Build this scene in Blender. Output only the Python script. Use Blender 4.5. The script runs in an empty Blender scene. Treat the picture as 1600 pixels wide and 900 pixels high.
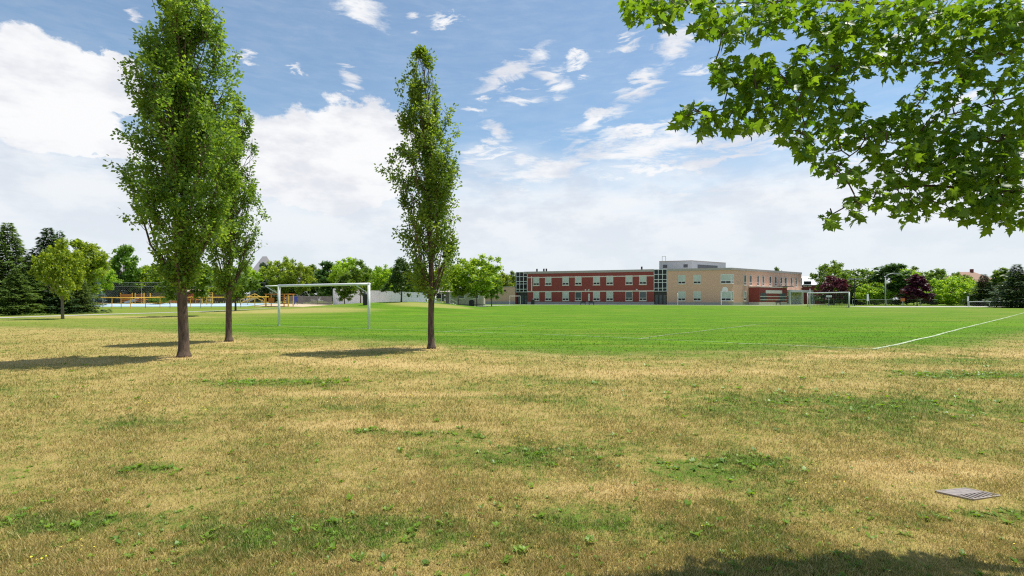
import bpy, math, random
import numpy as np
from mathutils import Vector
R = math.radians
# ---------------------------------------------------------------- camera, world, sun
S = bpy.context.scene
CAMZ = 1.55; HORY = 469.5; F = 800.0
cd = bpy.data.cameras.new("camera"); cam = bpy.data.objects.new("camera", cd)
S.collection.objects.link(cam); S.camera = cam
cam.location = (0, 0, CAMZ); cam.rotation_euler = (R(90), 0, 0)
cd.lens = 18; cd.sensor_width = 36; cd.shift_y = (HORY-450)/1600.0
cd.clip_start = 0.05; cd.clip_end = 5000
S.view_settings.view_transform = 'Standard'; S.view_settings.look = 'None'
S.view_settings.exposure = 0.45; S.view_settings.gamma = 1.0
S.cycles.max_bounces = 6; S.cycles.transparent_max_bounces = 8
S.cycles.use_denoising = False; S.cycles.filter_width = 1.2
SUN_AZ, SUN_EL = 61.5, 68.0
SKY_STR = 0.105; SUN_STR = 4.3

def nd(nt, t, **k):
    n = nt.nodes.new(t)
    for a, b in k.items(): setattr(n, a, b)
    return n
class X:
    """small node-expression helper"""
    def __init__(s, nt): s.nt = nt
    def _in(s, sock, v):
        if hasattr(v, 'is_output'): s.nt.links.new(v, sock)
        elif v is not None: sock.default_value = v
    def m(s, op, a, b=None, c=None, clamp=False):
        n = nd(s.nt, 'ShaderNodeMath', operation=op, use_clamp=clamp)
        s._in(n.inputs[0], a); s._in(n.inputs[1], b)
        if c is not None: s._in(n.inputs[2], c)
        return n.outputs[0]
    def add(s, a, b): return s.m('ADD', a, b)
    def sub(s, a, b): return s.m('SUBTRACT', a, b)
    def mul(s, a, b): return s.m('MULTIPLY', a, b)
    def max(s, a, b): return s.m('MAXIMUM', a, b)
    def ss(s, v, lo, hi, a=0.0, b=1.0):
        n = nd(s.nt, 'ShaderNodeMapRange', interpolation_type='SMOOTHSTEP')
        s._in(n.inputs['Value'], v); s._in(n.inputs['From Min'], lo); s._in(n.inputs['From Max'], hi)
        s._in(n.inputs['To Min'], a); s._in(n.inputs['To Max'], b)
        return n.outputs[0]
    def mapping(s, v, loc=(0,0,0), rot=(0,0,0), sc=(1,1,1), t='POINT'):
        n = nd(s.nt, 'ShaderNodeMapping', vector_type=t)
        s._in(n.inputs[0], v); n.inputs['Location'].default_value = loc
        n.inputs['Rotation'].default_value = rot; n.inputs['Scale'].default_value = sc
        return n.outputs[0]
    def noise(s, v, scale, detail=3, rough=0.55, dist=0.0, col=False):
        n = nd(s.nt, 'ShaderNodeTexNoise')
        s._in(n.inputs['Vector'], v); n.inputs['Scale'].default_value = scale
        n.inputs['Detail'].default_value = detail; n.inputs['Roughness'].default_value = rough
        n.inputs['Distortion'].default_value = dist
        return n.outputs[1] if col else n.outputs[0]
    def mix(s, f, a, b, mode='MIX'):
        n = nd(s.nt, 'ShaderNodeMix', data_type='RGBA', blend_type=mode)
        s._in(n.inputs[0], f)
        for i, v in ((6, a), (7, b)):
            if isinstance(v, tuple) and len(v) == 3: v = v + (1,)
            s._in(n.inputs[i], v)
        return n.outputs[2]
    def v3(s, a, b, c):
        n = nd(s.nt, 'ShaderNodeCombineXYZ'); s._in(n.inputs[0], a); s._in(n.inputs[1], b); s._in(n.inputs[2], c)
        return n.outputs[0]
    def vm(s, op, a, b=None):
        n = nd(s.nt, 'ShaderNodeVectorMath', operation=op); s._in(n.inputs[0], a)
        if b is not None: s._in(n.inputs[1], b)
        return n.outputs['Value'] if op == 'LENGTH' else n.outputs[0]
    def scalev(s, a, f):
        n = nd(s.nt, 'ShaderNodeVectorMath', operation='SCALE'); s._in(n.inputs[0], a); s._in(n.inputs['Scale'], f)
        return n.outputs[0]

W = bpy.data.worlds.new("World"); S.world = W; W.use_nodes = True
def build_world():
    nt = W.node_tree; nt.nodes.clear(); x = X(nt)
    out = nd(nt, 'ShaderNodeOutputWorld')
    sky = nd(nt, 'ShaderNodeTexSky', sky_type='NISHITA', sun_disc=False)
    sky.sun_elevation = R(SUN_EL); sky.sun_rotation = R(SUN_AZ)
    sky.air_density = 1.0; sky.dust_density = 0.4; sky.ozone_density = 1.6
    tc = nd(nt, 'ShaderNodeTexCoord')
    sp = nd(nt, 'ShaderNodeSeparateXYZ'); nt.links.new(tc.outputs['Generated'], sp.inputs[0])
    az = x.m('ARCTAN2', sp.outputs[0], sp.outputs[1])
    el = x.m('ARCSINE', sp.outputs[2])
    P = x.v3(az, el, 0.0)
    G = tc.outputs['Generated']
    # domain warp: a fine puffy one for heaped cloud and a streaky one for wisps
    nz = x.noise(x.mapping(P, sc=(1, 1.5, 1)), 9, 7, 0.62, col=True)
    wp = x.scalev(x.vm('SUBTRACT', nz, (0.5, 0.5, 0.5)), 0.095)
    Pp = x.vm('ADD', P, wp)
    nz2 = x.noise(x.mapping(P, rot=(0, 0, R(-20)), sc=(1, 3.2, 1)), 10, 7, 0.62, 0.6, col=True)
    wp2 = x.scalev(x.vm('SUBTRACT', nz2, (0.5, 0.5, 0.5)), 0.11)
    Pw = x.vm('ADD', P, wp2)
    def toang(px, py):
        u = (px-800)/800; v = (HORY-py)/800
        return math.atan(u), math.atan(v/math.sqrt(1+u*u))
    def blob(Pv, px, py, rx, ry, rot=0, h=1.0):
        a, e = toang(px, py)
        u = (px-800)/800
        kx = 1/(1+u*u); ky = 1/math.sqrt(1+u*u)
        q = x.mapping(Pv, (a, e, 0), (0, 0, R(rot)), (rx/800*kx, ry/800*ky, 1), 'TEXTURE')
        return x.m('MULTIPLY_ADD', x.vm('LENGTH', q), -h, h)
    cum = None
    for b in [(500,255,165,80,0), (575,225,110,65,0), (440,235,85,42,0), (60,150,150,95,-14), (170,130,75,45,0),
              (120,215,130,30,0), (-150,120,160,120,0), (1750,250,200,90,0), (2100,120,300,100,0)]:
        v = blob(Pp, *b); cum = v if cum is None else x.max(cum, v)
    wis = None
    for b in [(800,108,85,17,26),(812,150,48,12,4),(905,98,36,11,6),(1000,132,55,17,20),(930,190,75,17,24),(742,171,24,7,10),
              (772,208,34,20,-30),(1062,68,55,20,20),(1090,112,42,12,8),(985,68,30,10,20),(545,124,26,14,5),(462,112,16,6,0),
              (565,14,50,22,-20),(645,32,16,6,20),(212,20,24,11,-20),(383,92,18,9,-10),(860,120,40,14,-20),(700,20,40,8,20),
              (1010,235,210,32,5),(860,262,180,34,10),(1150,215,120,22,4),(1330,245,200,10,0),(1150,298,300,13,2),(1300,212,240,12,2),(1060,262,260,14,3),(1000,205,120,14,14),(760,245,60,16,10),
              (1400,60,80,20,20),(1500,160,90,16,10)]:
        v = blob(Pw, *b); wis = v if wis is None else x.max(wis, v)
    fine2 = x.noise(x.mapping(P, rot=(0, 0, R(-20)), sc=(1, 5.0, 1)), 16, 6, 0.65, 0.3)
    fine = x.noise(x.mapping(P, sc=(1, 2.4, 1)), 26, 5, 0.6)
    dc = x.ss(x.add(cum, x.mul(x.sub(fine, 0.5), 0.35)), 0.0, 0.16)
    dw = x.mul(x.ss(x.add(wis, x.mul(x.sub(fine2, 0.5), 1.5)), -0.12, 0.95), 0.95)
    # veil of thin cloud thickening towards the horizon
    vn = x.noise(x.mapping(P, sc=(1, 4.5, 1)), 4.5, 6, 0.6, 0.5)
    ve = x.add(el, x.mul(x.sub(vn, 0.5), 0.17))
    veil = x.mul(x.ss(ve, R(19.5), R(8.5)), 0.93)
    # scattered thin cloud overhead, seen only from elsewhere
    hi = x.ss(x.noise(x.mapping(G, sc=(1, 1, 2.5)), 2.2, 6, 0.6), 0.56, 0.74)
    hi = x.mul(hi, x.ss(el, R(34), R(44)))
    haze = x.add(x.mul(x.ss(fine2, 0.30, 0.75), 0.09), 0.06)
    dens = x.max(x.max(x.max(dc, dw), haze), x.max(veil, x.mul(hi, 0.7)))
    shade = x.noise(x.mapping(P, sc=(1, 2.2, 1)), 6, 5, 0.6)
    ccol = x.mix(x.ss(shade, 0.38, 0.58), (0.76, 0.78, 0.84), (0.95, 0.955, 0.965))
    low = x.ss(el, R(15), R(2))
    ccol = x.mix(x.mul(low, 0.75), ccol, (0.76, 0.815, 0.88))
    b1 = nd(nt, 'ShaderNodeBackground'); b1.inputs[1].default_value = SKY_STR
    skc = x.mix(1.0, sky.outputs[0], (0.92, 1.04, 1.02), 'MULTIPLY')
    nt.links.new(skc, b1.inputs[0])
    b2 = nd(nt, 'ShaderNodeBackground'); nt.links.new(ccol, b2.inputs[0]); b2.inputs[1].default_value = 0.75
    mx = nd(nt, 'ShaderNodeMixShader')
    nt.links.new(dens, mx.inputs[0]); nt.links.new(b1.outputs[0], mx.inputs[1]); nt.links.new(b2.outputs[0], mx.inputs[2])
    nt.links.new(mx.outputs[0], out.inputs[0])
build_world()
ld = bpy.data.lights.new("sun", 'SUN'); ld.energy = SUN_STR; ld.angle = R(0.53); ld.color = (1.0, 0.95, 0.86)
sun = bpy.data.objects.new("sun", ld); S.collection.objects.link(sun)
sdir = Vector((math.sin(R(SUN_AZ))*math.cos(R(SUN_EL)), math.cos(R(SUN_AZ))*math.cos(R(SUN_EL)), math.sin(R(SUN_EL))))
sun.rotation_euler = sdir.to_track_quat('Z', 'Y').to_euler(); sun.location = (30, 30, 60)

# ---------------------------------------------------------------- terrain height
def sst(a, b, v):
    t = np.clip((v-a)/(b-a), 0, 1); return t*t*(3-2*t)
def Hraw(x, y):
    x = np.asarray(x, float); y = np.asarray(y, float)
    z = 0.5*sst(30, 115, y)
    z = z + 0.50*sst(62, 95, y)*sst(-26, -42, x)
    sx = np.where(x < -14, 10.5, 7.0)
    z = z + 1.18*np.exp(-0.5*((x+14)/sx)**2)*np.exp(-0.5*((y-67)/9.5)**2)
    z = z + 0.35*np.exp(-0.5*((x-30)/8)**2)*np.exp(-0.5*((y-27)/0.01+0)**2)*0
    near = np.exp(-np.maximum(y, 0)/30)
    z = z + near*(0.018*np.sin(x*0.9+0.6*y)+0.012*np.sin(1.7*y-1.1*x+1)+0.006*np.sin(4.1*x+2.3*y))
    return z
def _axis(lo, mid0, mid1, hi, st):
    c = list(np.arange(mid0, mid1+1e-6, st)); v = mid1; s = st
    r = []
    while v < hi: s *= 1.18; v += s; r.append(v)
    v = mid0; s = st; l = []
    while v > lo: s *= 1.18; v -= s; l.append(v)
    return np.array(l[::-1]+c+r)
GX = _axis(-2500, -70, 70, 2500, 1.0)
GY = np.concatenate([_axis(-300, -6, 40, 39, 0.5), np.arange(41, 130, 1.0), 130+np.cumsum(1.12**np.arange(1, 54))])
HG = Hraw(GX[None, :], GY[:, None])
def H(x, y):
    i = int(np.clip(np.searchsorted(GX, x)-1, 0, len(GX)-2)); j = int(np.clip(np.searchsorted(GY, y)-1, 0, len(GY)-2))
    tx = (x-GX[i])/(GX[i+1]-GX[i]); ty = (y-GY[j])/(GY[j+1]-GY[j])
    return float((HG[j,i]*(1-tx)+HG[j,i+1]*tx)*(1-ty)+(HG[j+1,i]*(1-tx)+HG[j+1,i+1]*tx)*ty)
def Xp(px, d): return (px-800)/F*d
def Zp(py, d): return CAMZ+(HORY-py)*d/F
def gd(py): return CAMZ*F/(py-HORY)

# ---------------------------------------------------------------- helpers
COL = S.collection
def link(o): COL.objects.link(o); return o
def tag(o, label=None, cat=None, group=None, kind=None):
    if label: o['label'] = label
    if cat: o['category'] = cat
    if group: o['group'] = group
    if kind: o['kind'] = kind
    return o
def thing(name, label, cat, loc, rotz=0.0, group=None):
    o = bpy.data.objects.new(name, None); link(o); o.empty_display_size = 0.2
    o.location = loc; o.rotation_euler = (0, 0, rotz)
    return tag(o, label, cat, group)
def npmesh(name, V, Fc, k, mat, fattr=None, smooth=False):
    V = np.ascontiguousarray(V, dtype=np.float32).reshape(-1, 3); Fc = np.ascontiguousarray(Fc, dtype=np.int32).reshape(-1, k)
    me = bpy.data.meshes.new(name); n = len(Fc)
    me.vertices.add(len(V)); me.vertices.foreach_set('co', V.ravel())
    me.loops.add(n*k); me.loops.foreach_set('vertex_index', Fc.ravel())
    me.polygons.add(n); me.polygons.foreach_set('loop_start', np.arange(n, dtype=np.int32)*k)
    if smooth: me.polygons.foreach_set('use_smooth', np.ones(n, dtype=bool))
    me.update(calc_edges=True)
    if fattr:
        for kk, vals in fattr.items():
            a = me.attributes.new(kk, 'FLOAT', 'FACE'); a.data.foreach_set('value', np.asarray(vals, dtype=np.float32))
    me.materials.append(mat)
    return me
def mobj(name, me, parent=None, loc=(0, 0, 0)):
    o = bpy.data.objects.new(name, me); link(o); o.location = loc
    if parent is not None: o.parent = parent
    return o
class MB:
    def __init__(s): s.v = []; s.f = []
    def box(s, c, d, rot=0.0, o=(0, 0), bev=0):
        """centre, full dims, rotation about z of the box about its own centre"""
        cx, cy, cz = c; hx, hy, hz = d[0]/2, d[1]/2, d[2]/2; b = len(s.v); ca, sa = math.cos(rot), math.sin(rot)
        for z in (-hz, hz):
            for (x, y) in ((-hx, -hy), (hx, -hy), (hx, hy), (-hx, hy)):
                s.v.append((cx+x*ca-y*sa, cy+x*sa+y*ca, cz+z))
        for q in ((0,3,2,1),(4,5,6,7),(0,1,5,4),(1,2,6,5),(2,3,7,6),(3,0,4,7)): s.f.append([b+i for i in q])
        return s
    def prism(s, poly, z0, z1):
        b = len(s.v); n = len(poly)
        for z in (z0, z1):
            for p in poly: s.v.append((p[0], p[1], z))
        s.f.append([b+i for i in range(n)][::-1]); s.f.append([b+n+i for i in range(n)])
        for i in range(n): j = (i+1) % n; s.f.append([b+i, b+j, b+n+j, b+n+i])
        return s
    def tube(s, pts, rad, n=8, cap=True):
        P = [Vector(p) for p in pts]
        if not hasattr(rad, '__len__'): rad = [rad]*len(P)
        b = len(s.v); u = None
        for i, p in enumerate(P):
            t = (P[min(i+1, len(P)-1)]-P[max(i-1, 0)])
            if t.length < 1e-9: t = Vector((0, 0, 1))
            t.normalize()
            if u is None:
                u = t.orthogonal().normalized()
            u = (u - t*u.dot(t))
            if u.length < 1e-6: u = t.orthogonal()
            u.normalize(); w = t.cross(u)
            for k in range(n):
                a = 2*math.pi*k/n; s.v.append(tuple(p+(u*math.cos(a)+w*math.sin(a))*rad[i]))
        for i in range(len(P)-1):
            for k in range(n):
                k2 = (k+1) % n
                s.f.append([b+i*n+k, b+i*n+k2, b+(i+1)*n+k2, b+(i+1)*n+k])
        if cap:
            s.f.append([b+k for k in range(n)][::-1]); s.f.append([b+(len(P)-1)*n+k for k in range(n)])
        return s
    def face(s, pts):
        b = len(s.v); s.v += [tuple(p) for p in pts]; s.f.append(list(range(b, b+len(pts)))); return s
    def mesh(s, name, mat, smooth=False):
        me = bpy.data.meshes.new(name); me.from_pydata(s.v, [], s.f); me.update(); me.materials.append(mat)
        if smooth: me.polygons.foreach_set('use_smooth', [True]*len(me.polygons))
        return me
    def obj(s, name, mat, parent=None, smooth=False, loc=(0, 0, 0)):
        return mobj(name, s.mesh(name, mat, smooth), parent, loc)

# ---------------------------------------------------------------- materials
def newmat(name):
    m = bpy.data.materials.new(name); m.use_nodes = True; nt = m.node_tree; nt.nodes.clear()
    return m, nt, X(nt)
def simple(name, col, rough=0.7, var=0.12, scale=2.0, metal=0.0, bump=0.0, bscale=30, spec=0.4):
    m, nt, x = newmat(name)
    out = nd(nt, 'ShaderNodeOutputMaterial'); b = nd(nt, 'ShaderNodeBsdfPrincipled')
    geo = nd(nt, 'ShaderNodeNewGeometry')
    n1 = x.noise(geo.outputs['Position'], scale, 3, 0.5)
    c = x.mix(n1, tuple(v*(1-var) for v in col), tuple(min(1, v*(1+var)) for v in col))
    nt.links.new(c, b.inputs['Base Color']); b.inputs['Roughness'].default_value = rough; b.inputs['Metallic'].default_value = metal
    b.inputs['Specular IOR Level'].default_value = spec
    if bump:
        bp = nd(nt, 'ShaderNodeBump'); bp.inputs['Strength'].default_value = bump; bp.inputs['Distance'].default_value = 0.02
        nt.links.new(x.noise(geo.outputs['Position'], bscale, 4), bp.inputs['Height']); nt.links.new(bp.outputs[0], b.inputs['Normal'])
    nt.links.new(b.outputs[0], out.inputs[0]); return m
def leafmat(name, ca, cb, trans=0.42, tcol=None, rough=0.45):
    m, nt, x = newmat(name)
    out = nd(nt, 'ShaderNodeOutputMaterial'); at = nd(nt, 'ShaderNodeAttribute', attribute_name='rnd')
    oi = nd(nt, 'ShaderNodeObjectInfo')
    c = x.mix(at.outputs['Fac'], ca, cb)
    hs = nd(nt, 'ShaderNodeHueSaturation'); nt.links.new(c, hs.inputs['Color'])
    nt.links.new(x.ss(oi.outputs['Random'], 0, 1, 0.497, 0.515), hs.inputs['Hue'])
    nt.links.new(x.ss(oi.outputs['Random'], 0, 1, 0.85, 1.15), hs.inputs['Value'])
    c = hs.outputs[0]
    b = nd(nt, 'ShaderNodeBsdfPrincipled'); nt.links.new(c, b.inputs['Base Color']); b.inputs['Roughness'].default_value = rough
    b.inputs['Specular IOR Level'].default_value = 0.35
    t = nd(nt, 'ShaderNodeBsdfTranslucent')
    nt.links.new(x.mix(1.0, c, tcol or (1.9, 1.75, 0.7), 'MULTIPLY'), t.inputs[0])
    mx = nd(nt, 'ShaderNodeMixShader'); mx.inputs[0].default_value = trans
    nt.links.new(b.outputs[0], mx.inputs[1]); nt.links.new(t.outputs[0], mx.inputs[2]); nt.links.new(mx.outputs[0], out.inputs[0])
    return m
def barkmat(name, ca, cb, scale=14):
    m, nt, x = newmat(name)
    out = nd(nt, 'ShaderNodeOutputMaterial'); b = nd(nt, 'ShaderNodeBsdfPrincipled')
    tc = nd(nt, 'ShaderNodeTexCoord')
    n = x.noise(x.mapping(tc.outputs['Object'], sc=(1, 1, 0.22)), scale, 6, 0.65, 0.6)
    n2 = x.noise(tc.outputs['Object'], 2.5, 4)
    f = x.ss(n, 0.36, 0.62)
    c = x.mix(f, ca, cb); c = x.mix(x.mul(n2, 0.5), c, tuple(v*1.3 for v in cb))
    nt.links.new(c, b.inputs['Base Color']); b.inputs['Roughness'].default_value = 0.9
    bp = nd(nt, 'ShaderNodeBump'); bp.inputs['Strength'].default_value = 0.9; bp.inputs['Distance'].default_value = 0.03
    nt.links.new(n, bp.inputs['Height']); nt.links.new(bp.outputs[0], b.inputs['Normal'])
    nt.links.new(b.outputs[0], out.inputs[0]); return m

M = {}
M['leaf_pear'] = leafmat('leaf_pear', (0.085, 0.165, 0.026), (0.225, 0.315, 0.042), 0.48)
M['leaf_maple'] = leafmat('leaf_maple', (0.062, 0.130, 0.012), (0.175, 0.265, 0.020), 0.49)
M['leaf_bright'] = leafmat('leaf_bright', (0.18, 0.275, 0.028), (0.33, 0.43, 0.045), 0.54)
M['leaf_mid'] = leafmat('leaf_mid', (0.09, 0.17, 0.02), (0.18, 0.27, 0.03), 0.45)
M['leaf_dark'] = leafmat('leaf_dark', (0.045, 0.10, 0.018), (0.09, 0.16, 0.03), 0.35)
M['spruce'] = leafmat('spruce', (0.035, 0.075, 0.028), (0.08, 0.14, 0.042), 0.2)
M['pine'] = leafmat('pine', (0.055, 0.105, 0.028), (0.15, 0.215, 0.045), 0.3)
M['blue_spruce'] = leafmat('blue_spruce', (0.07, 0.12, 0.10), (0.16, 0.22, 0.20), 0.12, (1.1, 1.2, 1.0))
M['purple'] = leafmat('purple', (0.045, 0.010, 0.022), (0.11, 0.025, 0.05), 0.3, (1.8, 0.8, 0.9))
M['bark'] = barkmat('bark', (0.022, 0.015, 0.011), (0.125, 0.085, 0.06))
M['bark_grey'] = barkmat('bark_grey', (0.07, 0.055, 0.045), (0.20, 0.165, 0.13), 20)
M['white_paint'] = simple('white_paint', (0.72, 0.74, 0.74), 0.4, 0.10, 6)
M['red_brick'] = simple('red_brick', (0.29, 0.062, 0.052), 0.85, 0.10, .5)
M['dark_brick'] = simple('dark_brick', (0.16, 0.035, 0.035), 0.85, 0.10, .5)
M['tan_brick'] = simple('tan_brick', (0.69, 0.43, 0.31), 0.85, 0.06, .5)
M['pale_stone'] = simple('pale_stone', (0.72, 0.62, 0.54), 0.8, 0.08, 1)
M['concrete'] = simple('concrete', (0.40, 0.38, 0.36), 0.9, 0.12, 1.5, bump=0.2)
M['roof_trim'] = simple('roof_trim', (0.42, 0.37, 0.34), 0.6, 0.06, 1)
M['siding'] = simple('siding', (0.54, 0.56, 0.57), 0.5, 0.05, 1)
M['louver'] = simple('louver', (0.10, 0.11, 0.12), 0.5, 0.15, 10)
M['frame'] = simple('frame', (0.70, 0.66, 0.60), 0.5, 0.05, 5)
M['white_frame'] = simple('white_frame', (0.78, 0.78, 0.78), 0.5, 0.05, 5)
M['dark_frame'] = simple('dark_frame', (0.03, 0.035, 0.035), 0.4, 0.2, 5)
M['blind'] = simple('blind', (0.50, 0.55, 0.50), 0.35, 0.22, 0.7, spec=0.8)
M['glass_dark'] = simple('glass_dark', (0.012, 0.016, 0.018), 0.15, 0.4, 0.5, spec=0.25)
M['glass_mid'] = simple('glass_mid', (0.10, 0.12, 0.13), 0.15, 0.4, 0.5, spec=0.3)
M['yellow'] = simple('yellow', (0.78, 0.46, 0.06), 0.5, 0.12, 4)
M['orange'] = simple('orange', (0.55, 0.17, 0.03), 0.5, 0.15, 4)
M['red_play'] = simple('red_play', (0.55, 0.09, 0.03), 0.4, 0.1, 4)
M['pink'] = simple('pink', (0.70, 0.45, 0.38), 0.5, 0.05, 4)
M['blue'] = simple('blue', (0.05, 0.08, 0.35), 0.5, 0.1, 4)
M['court_blue'] = simple('court_blue', (0.36, 0.47, 0.56), 0.8, 0.12, 0.4)
M['steel'] = simple('steel', (0.32, 0.33, 0.34), 0.45, 0.1, 8, metal=0.4)
M['chain'] = simple('chain', (0.09, 0.10, 0.10), 0.6, 0.1, 8)
M['galv'] = simple('galv', (0.40, 0.42, 0.42), 0.5, 0.1, 8, metal=0.2)
M['fence_white'] = simple('fence_white', (0.80, 0.82, 0.86), 0.5, 0.05, 0.3)
M['fence_grey'] = simple('fence_grey', (0.25, 0.24, 0.24), 0.8, 0.25, 6)
M['black'] = simple('black', (0.02, 0.02, 0.022), 0.5, 0.2, 4)
M['roof_grey'] = simple('roof_grey', (0.27, 0.26, 0.27), 0.9, 0.12, 3)
M['roof_brown'] = simple('roof_brown', (0.33, 0.21, 0.15), 0.9, 0.12, 3)
M['path'] = simple('path', (0.42, 0.40, 0.36), 0.9, 0.10, 1.2)
M['sand'] = simple('sand', (0.50, 0.40, 0.27), 0.95, 0.12, 1.0)
M['asphalt'] = simple('asphalt', (0.06, 0.06, 0.06), 0.9, 0.2, 3)
M['grate'] = simple('grate', (0.29, 0.255, 0.24), 0.85, 0.5, 26, metal=0.1, bump=0.5, bscale=90)
M['rim'] = simple('rim', (0.30, 0.25, 0.21), 0.6, 0.1, 14)
M['wood'] = simple('wood', (0.20, 0.13, 0.09), 0.85, 0.3, 5)
M['pit'] = simple('pit', (0.012, 0.010, 0.008), 1.0, 0.3, 10)
# ---------------------------------------------------------------- lawn colour, shared by the ground sheet and the grass blades
# near edge of the watered sports field: x -> y
BND = [(-60, 34), (-34, 30), (-21, 26.5), (-15.4, 24), (-9.9, 21.2), (-5.5, 18.6), (-2.6, 17.0), (-0.6, 15.0), (1.7, 13.9), (5.0, 13.6), (7.4, 14.4),
       (9.6, 15.9), (12.5, 16.0), (16.0, 16.9), (18.5, 18.8), (26, 24), (40, 31), (60, 36)]
def ellipses(x, P, lst):
    out = None
    for (cx, cy, rx, ry, rot, amp) in lst:
        q = x.mapping(P, (cx, cy, 0), (0, 0, R(rot)), (rx, ry, 1e3), 'TEXTURE')
        v = x.mul(x.m('SUBTRACT', 1.0, x.vm('LENGTH', q), clamp=True), amp)
        out = v if out is None else x.max(out, v)
    return out
GREEN_P = [(5.2, 7.6, 3.6, 1.7, 4, 1.0), (1.9, 4.7, 1.3, .5, 0, .8), (2.25, 4.95, .9, .3, 0, 1.0), (.3, 5.2, 1.6, .7, 0, .8), (-.9, 5.9, .9, .35, 0, .8),
           (-2.9, 3.6, 1.1, .3, 0, 1.0), (-1.0, 3.35, 1.6, .4, 0, 1.0), (0.6, 3.5, 1.6, .4, 0, .7), (.3, 8.0, 1.5, .5, 0, .5), (-4.6, 9.6, 2.6, .7, 0, 1.0),
           (-3.0, 11.0, 1.5, .5, 0, .6), (1.5, 9.6, 2.5, .6, 0, .5), (9.5, 10.5, 4, 1.0, 0, .8), (12.0, 13.5, 3.0, 1.4, 10, .9), (-2.4, 7.3, 1.2, .4, 0, .7), (-4.9, 6.5, 1.0, .4, 0, .7),
           (3.6, 3.75, .7, .16, 0, .9), (-3.4, 4.7, .5, .25, 0, .9), (-1.7, 6.0, .4, .15, 0, 1.), (-9.5, 8.6, 2.4, .5, 0, .6)]
TAN_P = [(-9.0, 13.9, .9, .7, 0, 1.3), (-10.6, 19.1, .9, .8, 0, 1.2), (-2.56, 16.3, .9, .8, 0, 1.2), (-3.0, 12.6, 4.5, 1.1, -18, .8), (-6.0, 16.0, 5.5, 1.0, 12, .7), (-11.0, 28.0, 3.4, 1.3, -27, .9), (0.5, 15.0, 3.0, .6, -30, .6), (9.5, 14.3, 4.5, .9, 12, .6), (15.5, 14.8, 4.0, 1.3, 25, 1.0), (3.9, 4.7, 1.1, .4, 0, 1.0),
         (-2.6, 8.5, 4.2, .35, 2, .7), (0.9, 4.15, 1.2, .25, 0, .7), (-1.5, 6.3, 2.5, .35, 0, .6), (-12, 13, 5, 1.2, 5, .5), (2.5, 11, 4, .8, 0, .6),
         (-10, 62, 6.5, 4.5, 0, 1.4), (-24, 55, 13, 5, -10, 1.2), (-36, 46, 14, 4, -10, .8), (-44, 38, 14, 3, 0, .8)]
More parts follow.
